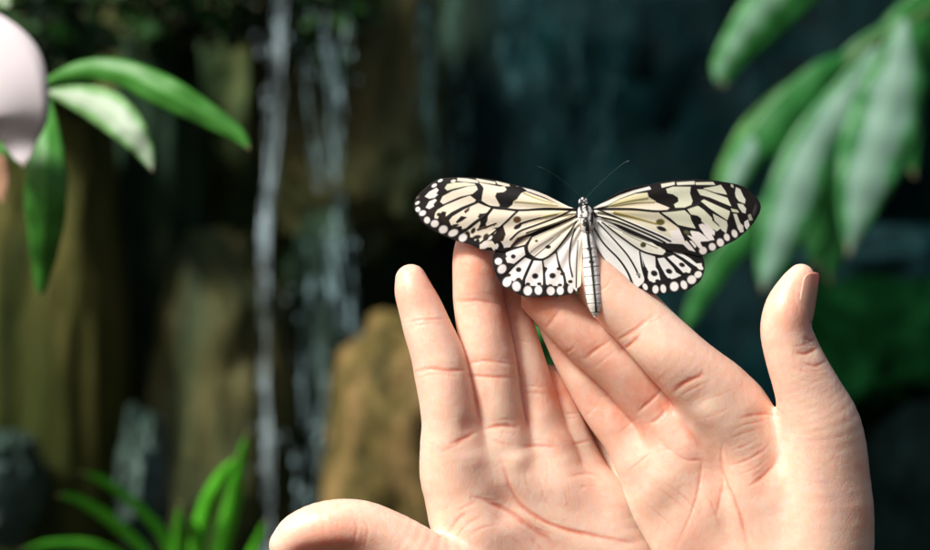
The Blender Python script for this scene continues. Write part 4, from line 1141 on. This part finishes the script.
def stemtube(name, pts, r, mat, parent):
    P3 = [at(*p) for p in pts]; V = []; F = []; m = len(P3)
    for i in range(m):
        t = (P3[min(i + 1, m - 1)] - P3[max(i - 1, 0)]).normalized()
        n = t.cross(Vector((0, 1, 0.01))).normalized(); b = n.cross(t)
        for j in range(10):
            a = j * math.tau / 10; V.append(P3[i] + r * (1 - .4 * i / m) * (math.cos(a) * n + math.sin(a) * b))
    F = [(i * 10 + j, i * 10 + (j + 1) % 10, (i + 1) * 10 + (j + 1) % 10, (i + 1) * 10 + j) for i in range(m - 1) for j in range(10)]
    return link(name, V, F, mat, parent)


L_GREEN = leaf_material('green_leaf', (0.035, 0.19, 0.02), (0.07, 0.30, 0.035), .2, .5)
L_DEEP = leaf_material('deep_green_leaf', (0.010, 0.11, 0.018), (0.020, 0.19, 0.03), .15, .5)
L_PALE = leaf_material('painted_gloss_leaf', (0.30, 0.44, 0.28), (0.55, 0.64, 0.52), .2, .5, (.5, .66, .42), (0.16, 0.36, 0.11))  # sky gloss on these leaves is put into the pale colour
L_WHITE = leaf_material('whitish_leaf', (0.76, 0.68, 0.72), (0.86, 0.80, 0.82), .2, .85, (.75, .75, .72))
L_DIM = leaf_material('grey_green_leaf', (0.14, 0.30, 0.22), (0.28, 0.44, 0.36), .18, .5, (.30, .52, .34), (0.025, 0.19, 0.045))
L_STRAP = leaf_material('bright_strap_leaf', (0.05, 0.42, 0.015), (0.14, 0.62, 0.03), .15, .5)
STEM = plain('green_stem', (0.05, 0.11, 0.03), .5)
L_TOP = leaf_material('curled_pale_leaf', (0.10, 0.28, 0.15), (0.22, 0.42, 0.28), .2, .5, (.28, .5, .3), (0.03, 0.24, 0.04), False)
DRY = leaf_material('dry_tan_leaf', (0.45, 0.25, 0.15), (0.55, 0.32, 0.2), .2, .5)

d = 1.3
pl = empty('leafy_plant', at(-60, 90, d)); tag(pl, 'long leaved plant reaching in at the upper left corner', 'plant', 'leafy plants')
stemtube('stem', [(-300, 2480, d + .1), (-270, 1500, d + .1), (-215, 800, d + .08), (-160, 420, d + .05), (-120, 260, d + .04), (-60, 150, d + .03), (0, 100, d + .02), (46, 92, d)], .006, STEM, pl)
blade('leaf', [(46, 82, d, 3), (80, 70, d - .01, 9), (120, 72, d - .02, 13), (165, 92, d - .03, 16), (205, 114, d - .03, 12), (238, 135, d - .03, 7), (250, 150, d - .03, 1)], L_GREEN, pl, fold=.35)
blade('leaf', [(50, 92, d, 3), (80, 98, d - .03, 14), (108, 110, d - .05, 19), (130, 130, d - .06, 16), (145, 152, d - .06, 9), (153, 172, d - .06, 1)], L_PALE, pl, fold=.2)
blade('leaf', [(48, 100, d, 3), (46, 140, d - .02, 15), (45, 185, d - .03, 21), (44, 230, d - .02, 18), (42, 270, d, 10), (40, 300, d + .01, 1)], L_GREEN, pl, fold=.3)
blade('leaf', [(-75, -10, d - .1, 14), (-42, 34, d - .12, 40), (-8, 74, d - .13, 52), (13, 110, d - .13, 38), (20, 140, d - .12, 19), (24, 168, d - .12, 2)], L_WHITE, pl, fold=.10, wave=0)
blade('leaf', [(-50, 80, d - .05, 10), (-20, 105, d - .06, 30), (5, 130, d - .06, 28), (20, 155, d - .06, 10), (24, 166, d - .06, 1)], L_GREEN, pl, fold=.12)
blade('leaf', [(-20, 120, d, 6), (-8, 150, d, 12), (0, 180, d, 9), (2, 205, d, 1)], DRY, pl, fold=.12)
blade('leaf', [(-40, -30, d, 10), (-15, -15, d, 18), (2, -2, d, 12), (10, 8, d, 2)], L_PALE, pl, fold=.12)

# right plant
d = 3.0
pr = empty('leafy_plant', at(960, 0, d)); tag(pr, 'drooping broad leaved plant blurred at the upper right', 'plant', 'leafy plants')
stemtube('stem', [(1090, 1190, d + .1), (1085, 800, d + .1), (1050, 500, d + .1), (1030, 250, d + .08), (990, 60, d + .05), (930, 10, d), (860, 50, d), (800, 110, d), (740, 170, d)], .008, STEM, pr)
blade('leaf', [(850, 55, d, 4), (820, 75, d - .02, 13), (780, 120, d - .03, 20), (745, 165, d - .03, 16), (718, 205, d - .03, 8), (690, 240, d - .03, 2)], L_DEEP, pr, fold=.2)
blade('leaf', [(880, 40, d, 4), (850, 90, d - .02, 16), (812, 150, d - .04, 25), (790, 210, d - .05, 27), (772, 260, d - .05, 16), (762, 292, d - .05, 2)], L_DIM, pr, fold=.2)
blade('leaf', [(905, 20, d - .05, 6), (900, 60, d - .06, 24), (888, 110, d - .07, 36), (872, 160, d - .08, 34), (858, 210, d - .08, 20), (848, 258, d - .07, 2)], L_DIM, pr, fold=.2)
blade('leaf', [(900, 20, d + .02, 5), (860, 60, d + .02, 18), (838, 110, d + .02, 26), (830, 170, d + .02, 30), (822, 230, d + .02, 20), (815, 275, d + .02, 2)], L_DEEP, pr, fold=.2)
blade('leaf', [(870, 60, d + .1, 4), (835, 120, d + .1, 14), (800, 190, d + .1, 20), (775, 240, d + .1, 14), (760, 275, d + .1, 2)], L_GREEN, pr, fold=.2)
blade('leaf', [(930, 60, d + .1, 4), (890, 120, d + .1, 20), (862, 190, d + .1, 22), (838, 240, d + .1, 14), (828, 285, d + .1, 2)], L_DEEP, pr, fold=.2)
blade('leaf', [(820, 70, d + .05, 4), (790, 95, d + .05, 12), (755, 128, d + .05, 13), (730, 165, d + .05, 9), (715, 190, d + .05, 2)], L_GREEN, pr, fold=.2)
blade('leaf', [(775, 110, d, 4), (755, 140, d - .03, 12), (738, 172, d - .05, 14), (722, 205, d - .05, 2)], L_DIM, pr, fold=.2)
blade('leaf', [(840, 170, d + .1, 4), (790, 200, d + .1, 14), (750, 230, d + .1, 15), (715, 272, d + .1, 13), (694, 310, d + .1, 8), (682, 335, d + .1, 1)], L_DEEP, pr, fold=.2)
blade('leaf', [(835, -60, d, 4), (790, -20, d - .02, 16), (760, 10, d - .02, 19), (738, 40, d - .02, 15), (722, 65, d - .02, 10), (716, 84, d - .02, 1)], L_TOP, pr, fold=.2)
blade('leaf', [(850, -40, d, 4), (800, -10, d + .02, 20), (765, 20, d + .02, 22), (735, 55, d + .02, 14), (722, 88, d + .02, 2)], L_DEEP, pr, fold=.2)
blade('leaf', [(960, -30, d, 8), (925, 20, d + .02, 30), (900, 70, d + .03, 34), (905, 130, d + .03, 18), (915, 180, d + .03, 2)], L_DEEP, pr, fold=.2)

# strap leaved plant lower left
d = 2.0
ps = empty('strap_leaved_plant', at(190, 640, d)); tag(ps, 'bright green strap leaved plant at the lower left, beside the raised left thumb', 'plant')
for pts in ([(190, 640, 5), (150, 560, 6), (110, 520, 7), (78, 500, 5), (58, 495, 1)], [(195, 640, 5), (170, 550, 6), (140, 510, 6), (105, 482, 5), (80, 472, 1)],
            [(200, 640, 6), (196, 560, 10), (206, 510, 11), (222, 478, 9), (238, 456, 1)], [(205, 640, 6), (218, 560, 11), (232, 505, 10), (240, 465, 7), (247, 432, 1)],
            [(190, 640, 6), (180, 580, 8), (178, 540, 7), (180, 502, 1)], [(185, 640, 5), (140, 575, 7), (95, 548, 7), (50, 545, 5), (20, 552, 1)],
            [(205, 640, 6), (240, 580, 8), (255, 550, 7), (266, 520, 1)], [(200, 640, 6), (205, 590, 8), (196, 540, 7), (190, 515, 1)], [(180, 640, 5), (120, 590, 6), (70, 570, 6), (30, 575, 1)]):
    blade('leaf', [(x, y, d - .03 * i, w * .8) for i, (x, y, w) in enumerate(pts)], L_STRAP, ps, fold=.4)
rock('boulder', 190, 1160, 2.05, 200, 530, .3, M_COLUMN, 'low mossy stone carrying the strap leaved plant', 21.7, .15)


# leafy masses: dark shrubs right and moss above the fall
def clump(name, px, py, dist, rx, ry, dep, n, size, mats, label, cat='plant', kind=None, seed=1, group=None):
    r = random.Random(seed); V = []; F = []; C = []; MI = []
    for _ in range(n):
        while True:
            q = Vector((r.uniform(-1, 1), r.uniform(-1, 1), r.uniform(-1, 1)))
            if q.length < 1 and noise.noise(q * 2.2 + Vector((seed, 0, 0))) > -.12: break
        c = at(px + q.x * rx, py - q.z * ry, dist); c.y += q.y * dep
        a = Vector((r.gauss(0, 1), r.gauss(0, .6), r.gauss(-.5, .8))).normalized(); b = a.cross(Vector((r.gauss(0, 1), r.gauss(0, 1), r.gauss(0, 1)))).normalized()
        nn = a.cross(b)
        s = size * r.uniform(.6, 1.3); k = len(V)
        for t, w in ((0, .03), (.3, .3), (.62, .26), (1, .02)):
            V += [c + a * s * t + b * s * w + nn * s * .1 * t, c + a * s * t + nn * s * (.06 + .1 * t * t) * 0, c + a * s * t - b * s * w + nn * s * .1 * t]; C += [(t, 1, 0), (t, 0, 0), (t, 1, 0)]
        mi = r.randrange(len(mats))
        for i in range(3):
            for j in range(2): F.append((k + 3 * i + j, k + 3 * i + j + 1, k + 3 * i + j + 4, k + 3 * i + j + 3)); MI.append(mi)
    o = link(name, V, F, mats); setcol(o, 'leafuv', np.array(C, np.float32)); o.data.polygons.foreach_set('material_index', MI)
    tag(o, label, cat, group, kind)
    return o


L_MOSS = leaf_material('moss_green', (0.008, 0.06, 0.007), (0.025, 0.13, 0.014), .2, .7)
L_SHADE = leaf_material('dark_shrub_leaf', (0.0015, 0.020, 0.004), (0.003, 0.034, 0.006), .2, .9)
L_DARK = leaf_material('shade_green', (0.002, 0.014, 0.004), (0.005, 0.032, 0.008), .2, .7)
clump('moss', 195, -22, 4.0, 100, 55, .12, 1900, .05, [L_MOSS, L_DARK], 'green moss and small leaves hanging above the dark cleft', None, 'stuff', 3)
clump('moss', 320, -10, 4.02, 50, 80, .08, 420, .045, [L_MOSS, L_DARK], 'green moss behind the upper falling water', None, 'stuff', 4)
rock('haze_mass', 890, 350, 4.0, 85, 78, .2, M_HAZE, 'dark green rounded mass added for the green haze behind the raised thumb', 27.3, .2)  # smooth green mass stands in for blurred green haze
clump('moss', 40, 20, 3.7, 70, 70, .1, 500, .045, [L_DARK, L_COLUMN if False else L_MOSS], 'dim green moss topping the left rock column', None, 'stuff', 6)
clump('shrub', 560, 345, 3.6, 42, 60, .1, 260, .07, [L_DEEP], 'small green bush seen through the gap between the fingers', 'shrub', None, 8)

# ------------------------------------------------------------------ light, camera
w = bpy.data.worlds.new('World'); S.world = w; w.use_nodes = True
wn = w.node_tree; bg = wn.nodes['Background']
sky = wn.nodes.new('ShaderNodeTexSky'); sky.sky_type = 'NISHITA'; sky.sun_disc = False; sky.dust_density = 6.0; sky.ozone_density = 0.3
to_sun = Vector((-0.60, -0.50, 0.78)).normalized()
sky.sun_elevation = math.asin(to_sun.z); sky.sun_rotation = math.atan2(to_sun.x, to_sun.y)
wn.links.new(sky.outputs[0], bg.inputs['Color']); bg.inputs['Strength'].default_value = 0.06
sl = bpy.data.lights.new('sun', 'SUN'); sl.energy = 3.9; sl.angle = math.radians(13); sl.color = (1, .965, .925)
so = bpy.data.objects.new('sun', sl); COL.objects.link(so)
so.rotation_euler = (-to_sun).to_track_quat('-Z', 'Y').to_euler()

cam = bpy.data.cameras.new('camera'); co = bpy.data.objects.new('camera', cam); COL.objects.link(co)
co.location = (0, 0, CZ); co.rotation_euler = (math.radians(90), 0, 0)
cam.lens = 85; cam.sensor_width = 36; cam.clip_start = .02; cam.clip_end = 400
cam.dof.use_dof = True; cam.dof.focus_distance = D0 - 0.012; cam.dof.aperture_fstop = 11.0
S.camera = co
S.view_settings.view_transform = 'Standard'; S.view_settings.look = 'None'; S.view_settings.gamma = 1; S.view_settings.exposure = 0.48
S.view_settings.use_curve_mapping = False
S.render.engine = 'CYCLES'
S.cycles.use_denoising = True
